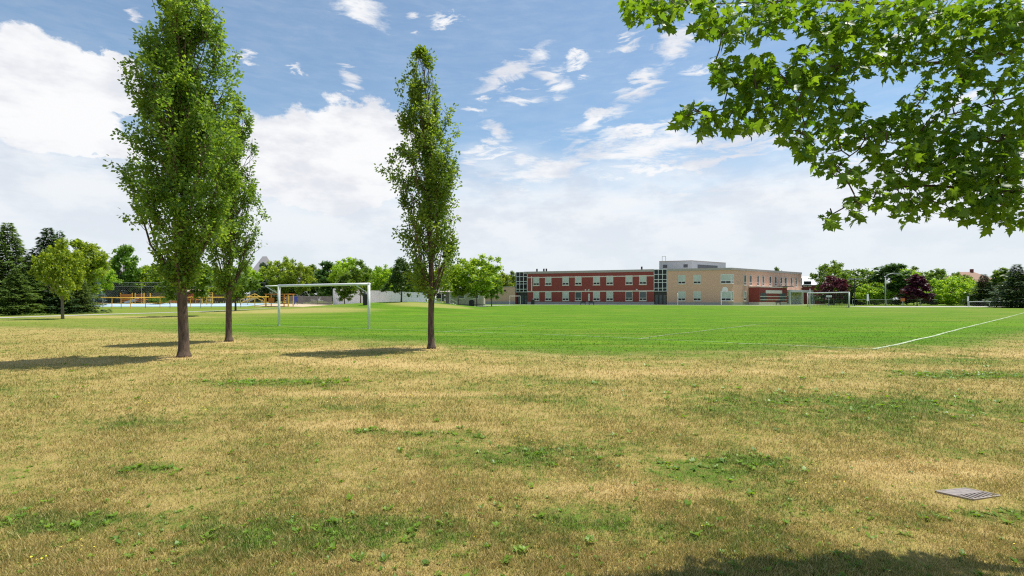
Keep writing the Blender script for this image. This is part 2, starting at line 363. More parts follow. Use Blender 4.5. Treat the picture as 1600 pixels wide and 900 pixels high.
def lawn(nt, x, P):
    """returns (colour, greenness)"""
    sp = nd(nt, 'ShaderNodeSeparateXYZ'); nt.links.new(P, sp.inputs[0])
    px, py = sp.outputs[0], sp.outputs[1]
    P2 = x.v3(px, py, 0.0)
    fc = nd(nt, 'ShaderNodeFloatCurve'); c = fc.mapping.curves[0]
    pts = [((a+60)/120, b/40) for a, b in BND]
    c.points[0].location = pts[0]; c.points[1].location = pts[-1]
    for p in pts[1:-1]: c.points.new(*p)
    fc.mapping.update()
    nt.links.new(x.m('DIVIDE', x.add(px, 60.0), 120.0), fc.inputs['Value'])
    edge = x.mul(fc.outputs[0], 40.0)
    nA = x.noise(P2, 0.16, 4, 0.6); nB = x.noise(P2, 0.75, 5, 0.62); nC = x.noise(P2, 3.2, 5, 0.65); nD = x.noise(P2, 14, 4, 0.7); nE = x.noise(P2, 70, 3, 0.7)
    field = x.ss(x.add(x.sub(py, edge), x.add(x.mul(x.sub(nB, 0.5), 4.5), x.mul(x.sub(nC, 0.5), 2.2))), -1.6, 2.8)
    # left part of the field dries out gradually
    ldry = x.mul(x.ss(px, -14.0, -28.0), x.ss(py, 70.0, 40.0, 0.8, 1.0))
    field = x.mul(field, x.sub(1.0, x.mul(ldry, 0.38)))
    # dry ground beyond the field on the left and on the mound
    gp = ellipses(x, P2, GREEN_P); tp = ellipses(x, P2, TAN_P)
    mound = x.mul(x.ss(tp, 0.05, 0.5), x.ss(py, 36.0, 44.0))
    field = x.mul(field, x.sub(1.0, x.mul(mound, 0.42)))
    g = x.add(x.mul(x.sub(nB, 0.5), 1.25), x.mul(x.sub(nC, 0.5), 1.1))
    g = x.add(g, x.mul(x.sub(nA, 0.5), 0.7)); g = x.add(g, x.mul(x.sub(nD, 0.5), 1.9))
    g = x.add(g, x.add(x.mul(x.mul(gp, x.ss(nC, 0.3, 0.6, 0.35, 1.0)), 0.7), x.mul(tp, -0.75)))
    g = x.add(g, 0.015)
    col = x.mix(x.ss(g, -0.45, 0.06), (0.475, 0.355, 0.145), (0.33, 0.268, 0.082))
    col = x.mix(x.ss(g, 0.02, 0.30), col, (0.18, 0.198, 0.042))
    col = x.mix(x.ss(g, 0.30, 0.62), col, (0.105, 0.175, 0.022))
    # sports field: mown passes and slight blotches
    st = x.m('SINE', x.mul(x.add(x.mul(px, 0.06), py), 1.25)); st = x.ss(st, -0.5, 0.5)
    fcol = x.mix(x.ss(x.add(x.mul(nB, 0.6), x.mul(nA, 0.4)), 0.36, 0.64), (0.080, 0.20, 0.005), (0.135, 0.265, 0.007))
    fm = x.noise(x.mapping(P2, sc=(0.045, 1.0, 1)), 1.9, 4, 0.6)
    fcol = x.mix(x.mul(st, 0.35), fcol, (0.075, 0.165, 0.006))
    fcol = x.mix(x.ss(fm, 0.42, 0.60, 0, 0.6), fcol, (0.050, 0.120, 0.005))
    fn = x.noise(x.mapping(P2, sc=(0.10, 0.9, 1)), 1.0, 5, 0.6)
    fcol = x.mix(x.ss(fn, 0.48, 0.72, 0, 0.75), fcol, (0.20, 0.22, 0.035))
    dry = x.mul(x.ss(px, 22.0, 60.0), x.ss(fn, 0.42, 0.62)); fcol = x.mix(x.mul(dry, 0.7), fcol, (0.22, 0.22, 0.05))
    fe = x.mul(x.ss(x.sub(py, edge), 5.0, 0.0), 0.55)
    fcol = x.mix(fe, fcol, (0.085, 0.14, 0.02))
    col = x.mix(field, col, fcol)
    # fine value grain
    gr = x.add(x.mul(nD, 0.5), x.mul(nE, 0.5))
    col = x.mix(1.0, col, x.mix(x.ss(gr, 0.32, 0.68), (0.76, 0.76, 0.76), (1.22, 1.22, 1.22)), 'MULTIPLY')
    return col, nE, nD
def mk_ground():
    m, nt, x = newmat('lawn')
    out = nd(nt, 'ShaderNodeOutputMaterial'); b = nd(nt, 'ShaderNodeBsdfPrincipled'); geo = nd(nt, 'ShaderNodeNewGeometry')
    c, e, d = lawn(nt, x, geo.outputs['Position'])
    nt.links.new(c, b.inputs['Base Color']); b.inputs['Roughness'].default_value = 0.95; b.inputs['Specular IOR Level'].default_value = 0.1
    bp = nd(nt, 'ShaderNodeBump'); bp.inputs['Strength'].default_value = 0.8; bp.inputs['Distance'].default_value = 0.03
    nt.links.new(x.add(x.mul(e, 0.6), d), bp.inputs['Height']); nt.links.new(bp.outputs[0], b.inputs['Normal'])
    nt.links.new(b.outputs[0], out.inputs[0]); return m
def mk_blade():
    m, nt, x = newmat('grass_blade')
    out = nd(nt, 'ShaderNodeOutputMaterial'); b = nd(nt, 'ShaderNodeBsdfPrincipled'); geo = nd(nt, 'ShaderNodeNewGeometry')
    c, e, d = lawn(nt, x, geo.outputs['Position'])
    at = nd(nt, 'ShaderNodeAttribute', attribute_name='rnd'); r = at.outputs['Fac']
    s3 = nd(nt, 'ShaderNodeSeparateXYZ'); nt.links.new(geo.outputs['Position'], s3.inputs[0]); nf = x.ss(s3.outputs[1], 22.0, 10.0, 0.12, 1.0)
    c = x.mix(x.mul(x.ss(r, 0.55, 1.0, 0, 0.75), nf), c, (0.57, 0.48, 0.22))
    c = x.mix(x.mul(x.ss(r, 0.22, 0.0, 0, 0.8), nf), c, (0.12, 0.17, 0.02))
    c = x.mix(1.0, c, (1.22, 1.22, 1.22), 'MULTIPLY')
    nt.links.new(c, b.inputs['Base Color']); b.inputs['Roughness'].default_value = 0.6; b.inputs['Specular IOR Level'].default_value = 0.25
    t = nd(nt, 'ShaderNodeBsdfTranslucent'); nt.links.new(c, t.inputs[0]); mx = nd(nt, 'ShaderNodeMixShader'); mx.inputs[0].default_value = 0.35
    nt.links.new(b.outputs[0], mx.inputs[1]); nt.links.new(t.outputs[0], mx.inputs[2]); nt.links.new(mx.outputs[0], out.inputs[0]); return m
M['lawn'] = mk_ground(); M['blade'] = mk_blade()
def build_ground():
    ny, nx = HG.shape
    V = np.stack([np.broadcast_to(GX[None, :], HG.shape), np.broadcast_to(GY[:, None], HG.shape), HG], -1)
    i = np.arange(ny-1)[:, None]*nx+np.arange(nx-1)[None, :]
    Fc = np.stack([i, i+1, i+1+nx, i+nx], -1)
    o = mobj('ground', npmesh('ground', V, Fc, 4, M['lawn'], smooth=True)); tag(o, kind='structure')
build_ground()
def ribbon(name, pts, width, mat, dz=0.012, step=0.6, kind='structure', obj=True):
    V = []; Fc = []
    pts = [Vector((a, b)) for a, b in pts]
    dens = [pts[0]]
    for a, b in zip(pts, pts[1:]):
        n = max(1, int((b-a).length/step))
        for k in range(1, n+1): dens.append(a.lerp(b, k/n))
    m = 2 if width < 0.5 else max(2, int(width/0.5)+1)
    for i, p in enumerate(dens):
        t = dens[min(i+1, len(dens)-1)]-dens[max(i-1, 0)]; t.normalize(); nrm = Vector((-t.y, t.x))
        for k in range(m):
            q = p+nrm*width*(k/(m-1)-0.5); V.append((q.x, q.y, H(q.x, q.y)+dz))
    for i in range(len(dens)-1):
        for k in range(m-1): a = i*m+k; Fc.append((a, a+m, a+m+1, a+1))
    o = mobj(name, npmesh(name, V, Fc, 4, mat)); tag(o, kind=kind); return o
def P_(px, py, z=0.0):
    d = (CAMZ-z)*F/(py-HORY); return (Xp(px, d), d)
# worn white line paint on grass
def mk_line(nm='line_paint', k=1.0):
    m, nt, x = newmat(nm)
    out = nd(nt, 'ShaderNodeOutputMaterial'); b = nd(nt, 'ShaderNodeBsdfPrincipled'); geo = nd(nt, 'ShaderNodeNewGeometry')
    n = x.noise(geo.outputs['Position'], 5, 6, 0.75); n2 = x.noise(geo.outputs['Position'], 0.25, 2)
    c = x.mix(x.mul(x.mul(x.ss(n, 0.36, 0.56), x.ss(n2, 0.3, 0.6, 0.45, 1.0)), k), (0.12, 0.21, 0.02), (0.50, 0.56, 0.40))
    nt.links.new(c, b.inputs['Base Color']); b.inputs['Roughness'].default_value = 0.9; nt.links.new(b.outputs[0], out.inputs[0]); return m
M['line'] = mk_line(); M['line_faint'] = mk_line('line_paint_worn', 0.68)
ribbon('goal_line_marking', [(-30, 38.5), (-14.2, 31.2), (-7.8, 27.9), (-2.5, 25), (2.85, 22.6), (5.2, 20.9), (9.1, 17.9), (11.4, 16.15)], 0.09, M['line_faint'])
ribbon('touch_line_marking', [(11.4, 16.15), (13.6, 18.1), (18.8, 22.7), (26.7, 30), (58.8, 58.8), (84, 82)], 0.12, M['line'])
ribbon('penalty_area_marking', [(5.2, 20.9), (17.5, 34.9)], 0.07, M['line_faint'])
ribbon('goal_area_marking', [(-3.3, 25.6), (0.8, 31.4)], 0.06, M['line_faint'])
ribbon('path', [(-70, 37), (-44.5, 43.8), (-42.6, 52.5), (-38.4, 59), (-33, 66), (-31, 76), (-27, 84), (-20, 88), (-8, 92), (-4, 104), (2, 118)][1:], 1.9, M['path'], 0.02)
ribbon('park_path', [(-90, 36), (-60, 40), (-44.5, 43.8)], 1.9, M['path'], 0.02)
ribbon('school_apron', [(-16, 116), (0, 117), (14, 124), (52, 110), (64, 116), (82, 127)], 5.0, M['path'], 0.02)
ribbon('road', [(62, 92), (100, 94), (150, 98)], 8.0, M['path'], 0.02)
def court():
    xs = np.arange(-84, -44.9, 1.5); ys = np.arange(80, 100.1, 1.0)
    poly = [(-68, 79), (-41.5, 80), (-45, 100), (-84, 99)]
    V = []; Fc = []; nu, nv = 40, 22
    for j in range(nv+1):
        for i in range(nu+1):
            u, v = i/nu, j/nv
            a = (Vector(poly[0]).lerp(Vector(poly[1]), u)).lerp(Vector(poly[3]).lerp(Vector(poly[2]), u), v)
            V.append((a.x, a.y, H(a.x, a.y)+0.03))
    for j in range(nv):
        for i in range(nu): k = j*(nu+1)+i; Fc.append((k, k+1, k+nu+2, k+nu+1))
    tag(mobj('play_court', npmesh('play_court', V, Fc, 4, M['court_blue'])), kind='structure')
    V = []; Fc = []
    poly = [(-40.5, 80), (-22, 82), (-24, 100), (-44.5, 100)]
    for j in range(nv+1):
        for i in range(nu+1):
            u, v = i/nu, j/nv
            a = (Vector(poly[0]).lerp(Vector(poly[1]), u)).lerp(Vector(poly[3]).lerp(Vector(poly[2]), u), v)
            V.append((a.x, a.y, H(a.x, a.y)+0.03))
    for j in range(nv):
        for i in range(nu): k = j*(nu+1)+i; Fc.append((k, k+1, k+nu+2, k+nu+1))
    tag(mobj('sand_pit', npmesh('sand_pit', V, Fc, 4, M['sand'])), kind='structure')
court()

# ---------------------------------------------------------------- grass blades (uncountable: one object)
DRAIN = [(3.45, 4.17), (3.755, 4.235), (3.90, 4.08), (3.60, 4.00)]
DC = (3.675, 4.12)
def build_grass():
    rg = np.random.default_rng(7)
    def sample(n, vlo, vhi, um):
        v = rg.uniform(vlo, vhi, n); d = CAMZ*F/v; u = rg.uniform(-um, um, n); return d*u, d
    x1, y1 = sample(620000, 27, 480, 1.12)
    x2 = rg.uniform(-6, 6, 45000); y2 = rg.uniform(0.6, 7, 45000)
    x = np.concatenate([x1, x2]); y = np.concatenate([y1, y2])
    # clumping
    k = np.sin(x*7.1+3*np.sin(y*5.3))*np.sin(y*8.3+2.5*np.sin(x*4.1))
    keep = rg.random(len(x)) < 0.66+0.34*k
    keep &= ~((np.abs((x-DC[0])*0.70+(y-DC[1])*-0.71) < 0.13) & (np.abs((x-DC[0])*0.71+(y-DC[1])*0.70) < 0.14))
    x, y = x[keep], y[keep]; n = len(x)
    z = Hraw(x, y)
    ed_ = np.interp(x, [p[0] for p in BND], [p[1] for p in BND]); infield = y > ed_
    sc = np.maximum(1.0, y/4.6)
    h = rg.uniform(0.012, 0.034, n)*np.minimum(sc, 1.7)
    tall = rg.random(n) < 0.04; h[tall] *= 1.5; h[infield] *= .7
    w = rg.uniform(0.0025, 0.0045, n)*np.minimum(sc, 4.0)
    th = rg.uniform(0, 2*np.pi, n); ln = rg.uniform(0.2, 1.15, n)*h; la = rg.uniform(0, 2*np.pi, n)
    # slots: three vertices each
    bx, by = np.cos(th)*w, np.sin(th)*w
    V = np.empty((n, 3, 3), np.float32)
    V[:, 0] = np.stack([x-bx, y-by, z-0.004], -1); V[:, 1] = np.stack([x+bx, y+by, z-0.004], -1)
    V[:, 2] = np.stack([x+np.cos(la)*ln, y+np.sin(la)*ln, z+h], -1)
    me = npmesh('grass', V, np.arange(n*3).reshape(-1, 3), 3, M['blade'], {'rnd': rg.random(n)})
    tag(mobj('grass', me), 'short half-dry lawn grass covering the foreground', 'grass', kind='stuff')
build_grass()
M['weed'] = leafmat('weed', (0.10, 0.18, 0.015), (0.20, 0.29, 0.02), 0.35)
M['flower'] = simple('flower', (0.75, 0.62, 0.04), 0.6, 0.15, 30)
def build_weeds():
    rg = np.random.default_rng(9); C = []; G = [g for g in GREEN_P if g[5] >= .8 and g[1] < 12]
    for g in G:
        n = int(14+26*g[2]*g[3]) 
        for _ in range(min(n, 90)):
            C.append((rg.normal(g[0], g[2]*0.36), rg.normal(g[1], g[3]*0.36)))
    NB = len(C)
    for _ in range(1100):
        v = rg.uniform(80, 460); d = CAMZ*F/v; C.append((rg.uniform(-1.1, 1.1)*d, d))
    V = []; rn = []
    for ic, (cx, cy) in enumerate(C):
        if abs(cx-DC[0]) < .28 and abs(cy-DC[1]) < .25: continue
        z = float(Hraw(cx, cy)); v0 = rg.random(); s0 = rg.uniform(0.45, 0.95)*(1 if ic < NB or ic % 5 == 0 else .55)*min(1.8, max(1, cy/5))
        for k in range(int(rg.integers(7, 16))):
            a = rg.uniform(0, 6.28); L = rg.uniform(0.02, 0.055)*s0; w = L*rg.uniform(.22, .38); up = rg.uniform(.25, .9); r0 = rg.uniform(0, .03)*s0; a0 = rg.uniform(0, 6.28)
            b = np.array([cx+math.cos(a0)*r0, cy+math.sin(a0)*r0, z+0.008]); D = np.array([math.cos(a), math.sin(a), up]); Sd = np.array([-math.sin(a), math.cos(a), 0])
            V += [b, b+D*L*.55+Sd*w, b+D*L*np.array([1, 1, .9]), b+D*L*.55-Sd*w]; rn.append(np.clip(v0+rg.uniform(-.2, .2), 0, 1))
    me = npmesh('broadleaf_weeds', np.array(V), np.arange(len(V)).reshape(-1, 4), 4, M['weed'], {'rnd': rn})
    tag(mobj('broadleaf_weeds', me), 'patches of bright green broadleaf weeds scattered in the dry lawn', 'weeds', kind='stuff')
    V = []
    spots = [(640, 620), (500, 625), (150, 632), (310, 640), (235, 630), (850, 605), (1530, 568), (1480, 720), (1260, 755), (1270, 775), (1420, 760), (150, 860), (60, 885), (930, 610), (1300, 745), (840, 690), (1150, 680)]
    for (px, py) in spots:
        cx, cy = P_(px, py)
        for _ in range(24 if py < 700 else 8):
            a, b_ = rg.normal(cx, 0.028*cy*1.0), rg.normal(cy, 0.014*cy*1.6); z = float(Hraw(a, b_))+rg.uniform(.02, .045); r = rg.uniform(.004, .007)*max(1, cy/6)
            t = rg.uniform(-.5, .5, 2); ph = rg.uniform(0, 6.28)
            for q in range(4):
                an = ph+q*math.pi/2; V.append((a+math.cos(an)*r, b_+math.sin(an)*r, z+r*(t[0]*math.cos(an)+t[1]*math.sin(an))))
    for _ in range(110):
        v = rg.uniform(95, 430); d = CAMZ*F/v; a = rg.uniform(-1.05, 1.05)*d; z = float(Hraw(a, d))+.03; r = rg.uniform(.0035, .006)*max(1, d/6)
        for q in range(4):
            an = q*math.pi/2; V.append((a+math.cos(an)*r, d+math.sin(an)*r, z+r*.3*math.cos(an)))
    me = npmesh('yellow_wildflowers', np.array(V), np.arange(len(V)).reshape(-1, 4), 4, M['flower'])
    tag(mobj('yellow_wildflowers', me), 'tiny yellow wildflowers dotted in small drifts through the lawn', 'flowers', kind='stuff')
build_weeds()
def build_drain():
    t = thing('drain_grate', 'square concrete and steel drain cover set flush in the dry grass', 'drain', (DC[0], DC[1], float(Hraw(*DC))+.003))
    P = [Vector((a-DC[0], b-DC[1], 0)) for a, b in DRAIN]   # L, B, R, F
    L, B, Rr, Fr = P
    mb = MB(); mb.prism([p.xy*1.05 for p in (L, Fr, Rr, B)], -0.05, 0.002); mb.obj('pit', M['pit'], t)
    e = MB()
    for a, b in ((L, B), (B, Rr), (Rr, Fr), (Fr, L)):
        a3, b3 = a*1.0+Vector((0, 0, .020)), b*1.0+Vector((0, 0, .020)); dv = (b3-a3); ln = dv.length; an = math.atan2(dv.y, dv.x)
        c = (a3+b3)/2; e.box(c+Vector((0, 0, -.014)), (ln, 0.014, 0.02), an)
    e.obj('rim', M['rim'], t)
    # solid plate on the left half, slotted bars on the right half
    def pt(u, v, z=0.022): # u along L->B , v along B->R
        q = L.lerp(B, u)+ (Rr-B)*v; return Vector((q.x, q.y, z))
    pl = MB(); pl.prism([pt(.04, .04).xy, pt(.04, .56).xy, pt(.96, .56).xy, pt(.96, .04).xy], 0.0, 0.014); pl.obj('plate', M['grate'], t)
    ev = (Rr-B); eu = (B-L); w = Vector((.30, -1.0))
    det = eu.x*ev.y-eu.y*ev.x; du, dv_ = (w.x*ev.y-w.y*ev.x)/det, (eu.x*w.y-eu.y*w.x)/det
    for i in range(9):
        u0 = .10+i*.135; k = .42/dv_; wd = .058
        q = [(u0, .56), (u0+wd, .56), (u0+wd+du*k, .98), (u0+du*k, .98)]
        q = [(min(.97, max(.03, a)), b) for a, b in q]
        if q[1][0]-q[0][0] < .01 and q[2][0]-q[3][0] < .01: continue
        b = MB(); b.prism([pt(*p).xy for p in q][::-1], 0.0, 0.013); b.obj('bar', M['grate'], t)
build_drain()
# ---------------------------------------------------------------- school
def wall_pt(A, B, px):
    A = Vector(A); D = (Vector(B)-A); r = (px-800)/F
    t = (r*A.y-A.x)/(D.x-r*D.y); return t*D.length
def school():
    A = Vector((0.9, 138.8)); C = Vector((51.8, 121.0)); E = Vector((80.0, 141.5))
    t = thing('school_building', 'long two-storey red and tan brick school across the far side of the field', 'school', (A.x, A.y, 0.4))
    o = Vector((A.x, A.y, 0.4)); z0 = 0.0; ZT = 8.9
    dF = (C-A).normalized(); nF = Vector((dF.y, -dF.x)); dS = (E-C).normalized(); nS = Vector((dS.y, -dS.x))
    def L2(p): return (p.x-A.x, p.y-A.y)
    class Wl:
        def __init__(s, P0, d, n): s.P = P0; s.d = d; s.n = n; s.a = math.atan2(d.y, d.x)
        def u(s, px): return wall_pt(s.P, s.P+s.d, px)
        def box(s, mb, u0, u1, za, zb, n0, n1):
            c = s.P+s.d*((u0+u1)/2)+s.n*((n0+n1)/2); mb.box((c.x-A.x, c.y-A.y, (za+zb)/2), (u1-u0, abs(n1-n0), zb-za), s.a)
    WF = Wl(A, dF, nF); WS = Wl(C, dS, nS)
    Lf = (C-A).length; Ls = (E-C).length; depth = 22.0
    uRed0 = WF.u(824); uRed1 = WF.u(1022); uT1 = WF.u(1042)
    # core masses
    m = MB(); WF.box(m, 0, WF.u(806.5), 0, ZT-.3, -depth*.6, 0); WF.box(m, uRed0, uRed1, 0.8, ZT-.6, -depth*.6, 0); m.obj('red_wall', M['red_brick'], t)
    bk = C-dF*(Lf-uT1)
    p0 = A+dF*uT1; pts = [p0, C, E, E-nS*16, p0-nF*18]
    m = MB(); m.prism([L2(p) for p in pts][::1], 0.7, ZT-.55); m.obj('tan_wall', M['tan_brick'], t)
    m = MB(); m.prism([L2(p) for p in [p0+nF*.03, C+nF*.03+nS*.03, E+nS*.03, E-nS*15.9, p0-nF*17.9]], -.3, 0.7); WF.box(m, uRed0, uRed1, -.3, 0.8, -depth*.55, .03); m.obj('foundation', M['concrete'], t)
    m = MB(); WF.box(m, uRed0-1, uRed1, ZT-.6, ZT, -depth*.6, .12); m.prism([L2(p) for p in [p0+nF*.12, C+nF*.12+nS*.12, E+nS*.12, E-nS*16, p0-nF*18]], ZT-.55, ZT); m.obj('parapet', M['roof_trim'], t)
    m = MB()
    WF.box(m, uRed0, uRed1, 3.38, 3.66, 0, .06); WF.box(m, uRed0, uRed1, 7.16, 7.40, 0, .06)
    m.obj('stone_band', M['pale_stone'], t)
    m = MB(); u_ = WF.u(831); WF.box(m, u_-.15, u_+.15, 3.58, 7.6, 0.05, .2); m.obj('downpipe', M['frame'], t)
    # glazed stair towers
    def tower(ua, ub, cols, rows=(3.45, 4.2, 5.6, 6.3, 7.6, ZT-.1)):
        m = MB(); WF.box(m, ua, ub, 3.4, ZT-.1, -5, .02); g = m.obj('stair_glazing', M['glass_dark'], t)
        m = MB()
        for i in range(cols+1):
            uu = ua+(ub-ua)*i/cols; WF.box(m, uu-.06, uu+.06, 3.4, ZT-.1, .02, .12)
        for z in rows: WF.box(m, ua, ub, z-.06, z+.06, .02, .10)
        m.obj('mullions', M['white_frame'], g)
        m = MB(); WF.box(m, ua, ub, -.3, 3.4, -5, -.6); d = m.obj('entrance', M['dark_frame'], t)
        m = MB()
        for i in range(3):
            uu = ua+(ub-ua)*(i+.55)/3.1; WF.box(m, uu-.28, uu+.28, .2, 2.5, -.6, -.56)
        m.obj('door_glass', M['glass_mid'], d)
    tower(WF.u(806.5), uRed0, 3); tower(uRed1, uT1, 3)
    def window(W, ua, ub, za, zb, style='blind', mat='frame'):
        m = MB(); f = .11
        W.box(m, ua, ub, zb-f, zb, 0, .07); W.box(m, ua, ua+f, za, zb-f, 0, .07); W.box(m, ub-f, ub, za, zb-f, 0, .07); W.box(m, ua+f, ub-f, za, za+f, 0, .07)
        hz = za+(zb-za)*.27
        W.box(m, ua+f, ub-f, hz-.06, hz+.06, 0, .07); um = (ua+ub)/2
        W.box(m, um-.05, um+.05, za+f, hz-.06, 0, .07)
        o_ = m.obj('window', M[mat], t)
        m = MB(); W.box(m, ua+f, ub-f, hz+.06, zb-f, 0, .03); m.obj('pane', M['blind' if style == 'blind' else 'glass_mid'], o_)
        m = MB(); W.box(m, ua+f, um-.05, za+f, hz-.06, 0, .03); W.box(m, um+.05, ub-f, za+f, hz-.06, 0, .03); m.obj('lower_pane', M['glass_dark'], o_)
        m = MB(); W.box(m, ua-.08, ub+.08, za-.2, za, 0, .14); m.obj('sill', M['pale_stone'], o_)
    z1 = lambda Xz: 780+Xz/5.714
    z2 = lambda Xz: 1020+Xz/5.714
    for i, (a, b) in enumerate(((305, 358), (410, 466), (565, 622), (677, 735), (838, 900), (957, 1018), (1128, 1190), (1250, 1315))):
        ua, ub = WF.u(z1(a)), WF.u(z1(b))
        window(WF, ua, ub, 5.2, 7.45); window(WF, ua, ub, 1.15, 3.40, 'glass' if i in (3, 6, 7) else 'blind')
    for a, b in ((225, 292), (362, 430)):
        ua, ub = WF.u(z2(a)), WF.u(z2(b)); window(WF, ua, ub, 5.2, 7.35); window(WF, ua, ub, 1.1, 3.35)
    # windows that wrap the corner
    for za, zb in ((5.2, 7.4), (1.1, 3.35)):
        window(WF, WF.u(z2(605)), Lf-.02, za, zb, 'blind', 'white_frame'); window(WS, 0.02, WS.u(z2(720)), za, zb, 'blind', 'white_frame')
    for a, b in ((812, 833), (860, 883), (928, 948), (975, 995), (1037, 1058), (1087, 1105), (1138, 1155), (1175, 1195), (1230, 1246), (1270, 1286), (1318, 1330)):
        window(WS, WS.u(z2(a)), WS.u(z2(b)), 4.9, 7.35, 'glass')
    window(WS, WS.u(z2(810)), WS.u(z2(835)), 1.1, 3.4)
    # red brick single-storey projection on the sunny side
    ua = WS.u(1170); ub = ua+13.6
    m = MB(); WS.box(m, ua, ub, .75, 4.35, 0.02, 2.6); pr = m.obj('red_projection', M['red_brick'], t)
    m = MB(); WS.box(m, ua-.05, ub+.05, -.3, .75, 0.02, 2.66); WS.box(m, ua-.08, ub+.08, 4.35, 4.6, 0.02, 2.7); m.obj('trim', M['pale_stone'], pr)
    m = MB(); WS.box(m, ua+3.0, ub-2.6, 2.9, 3.7, 2.6, 2.66); WS.box(m, ua+.4, ub, 2.05, 2.2, 2.6, 2.66); WS.box(m, ua+.4, ub, 1.25, 1.4, 2.6, 2.66); m.obj('stone_band', M['frame'], pr)
    for k, (a, b) in enumerate(((.6, 2.0), (2.1, 3.4), (9.4, 10.5), (10.7, 11.8), (12.0, 13.0))):
        m = MB(); WS.box(m, ua+a, ua+b, 1.0, 3.0, 2.6, 2.63); g = m.obj('projection_window', M['glass_mid'], pr)
    # white entrance porch
    uc = ub+.4; ue = Ls-.1
    m = MB(); WS.box(m, uc, ue, 3.3, 3.9, .02, 3.2)
    for q in (uc+.2, (uc+ue)/2+.5, ue-.2): WS.box(m, q-.2, q+.2, -.3, 3.3, 2.8, 3.2)
    WS.box(m, uc, ue, -.3, 3.3, .02, .5)
    pz = m.obj('porch', M['white_frame'], t)
    m = MB(); WS.box(m, uc+2.0, uc+3.2, -.1, 2.6, .5, .56); m.obj('red_door', M['red_brick'], pz)
    m = MB(); WS.box(m, uc+4.2, uc+5.3, .5, 2.4, .5, .54); m.obj('porch_window', M['glass_mid'], pz)
    m = MB(); WS.box(m, ub-2.4, ub+2.0, 4.62, 4.78, .1, 3.4); m.obj('canopy', M['dark_frame'], t)
    # rooftop plant room
    da = 146.0; Pa = Vector((Xp(1030, da+3), da+3)); Pc = Vector((Xp(1081, da), da)); Pe = Vector((Xp(1134, da+9), da+9))
    m = MB(); m.prism([L2(p) for p in (Pa, Pc, Pe, Pe+Vector((-6, 10)), Pa+Vector((3.2, 9)))], ZT-1, 12.45); pm = m.obj('plant_room', M['siding'], t)
    dA = (Pc-Pa).normalized(); nA = Vector((dA.y, -dA.x)); WA = Wl(Pa, dA, nA); dB = (Pe-Pc).normalized(); WB = Wl(Pc, dB, Vector((dB.y, -dB.x)))
    m = MB(); WA.box(m, WA.u(1036), WA.u(1042.5), 10.6, 11.5, 0, .06); WA.box(m, WA.u(1068), WA.u(1074.5), 10.6, 11.5, 0, .06); WB.box(m, WB.u(1090), WB.u(1121), 10.0, 11.5, 0, .06); m.obj('louver', M['louver'], pm)
    m = MB(); WA.box(m, 0, (Pc-Pa).length, 12.45, 12.6, -.5, .1); WB.box(m, 0, (Pe-Pc).length, 12.45, 12.6, -.5, .1); m.obj('coping', M['roof_trim'], pm)
    m = MB()
    for q in (1034.5, 1040): 
        uu = WA.u(q); c = Pa+dA*uu-nA*.5; m.tube([(c.x-A.x, c.y-A.y, 12.4), (c.x-A.x, c.y-A.y, 14.0)], .06, 6)
    ca, cb = Pa+dA*WA.u(1034.5)-nA*.5, Pa+dA*WA.u(1040)-nA*.5; m.tube([(ca.x-A.x, ca.y-A.y, 14.0), (cb.x-A.x, cb.y-A.y, 14.0)], .06, 6); m.obj('roof_ladder', M['steel'], t)
    # single-storey gym wing on the left
    L0 = Vector((Xp(757, 141), 141.0)); dG = (A-L0).normalized(); WG = Wl(L0, dG, Vector((dG.y, -dG.x))); lg = (A-L0).length
    m = MB(); WG.box(m, 0, lg-.05, .9, 4.75, -14, 0); gw = m.obj('gym_wall', M['tan_brick'], t)
    m = MB(); WG.box(m, 0, lg-.05, -.3, .9, -13.9, .03); m.obj('gym_base', M['concrete'], gw)
    m = MB(); WG.box(m, -.1, lg-.05, 4.75, 4.95, -14.1, .1); m.obj('gym_coping', M['roof_trim'], gw)
    m = MB(); WG.box(m, lg*.64, lg*.64+.5, 3.6, 4.0, 0, .25); m.obj('wall_light', M['black'], gw)
    # wall fittings: door panel, lights and roof vents
    m = MB(); WF.box(m, WF.u(919), WF.u(921.6), 1.0, 2.9, 0.0, .08); m.obj('wall_panel', M['frame'], t)
    for q in (915, 920, 995):
        m = MB(); WF.box(m, WF.u(q)-.18, WF.u(q)+.18, 3.75, 4.0, 0, .2); m.obj('wall_light', M['white_frame'], t)
    for q in (834, 845, 849, 1001):
        m = MB(); u_ = WF.u(q); c = A+dF*u_-nF*3; m.tube([(c.x-A.x, c.y-A.y, ZT-.1), (c.x-A.x, c.y-A.y, ZT+.9)], .22, 8); m.obj('roof_vent', M['black'], t)
    return A, C, E, dF, nF, dS, nS
SA, SC, SE, sdF, snF, sdS, snS = school()

# ---------------------------------------------------------------- goals
def gz(x, y): return H(x, y)
def goal_main():
    Rp = Vector((-7.8, 27.9)); Lp = Vector((-14.2, 31.2)); 
    d = (Rp-Lp).normalized(); bk = Vector((-1.0, -0.35)).normalized()  # net arms lean back
    z = (gz(*Rp)+gz(*Lp))/2
    t = thing('soccer_goal', 'white netless full-size soccer goal standing on the near goal line', 'goal', (Lp.x, Lp.y, z))
    w = Rp-Lp
    def l(p, h): return (p.x-Lp.x, p.y-Lp.y, h)
    for p in (Lp, Rp):
        MB().tube([l(p, -.1), l(p, 2.44)], .075, 12).obj('post', M['white_paint'], t, True)
    MB().tube([l(Lp-d*.07, 2.44), l(Rp+d*.07, 2.44)], .075, 12).obj('crossbar', M['white_paint'], t, True)
    for p in (Lp, Rp):
        e = p+bk*0.75
        MB().tube([l(p, 2.44), l(e, 2.42)], .035, 8).obj('net_arm', M['white_paint'], t, True)
        MB().tube([l(e, 2.42), l(p+bk*.04, 1.95)], .022, 8).obj('brace', M['white_paint'], t, True)
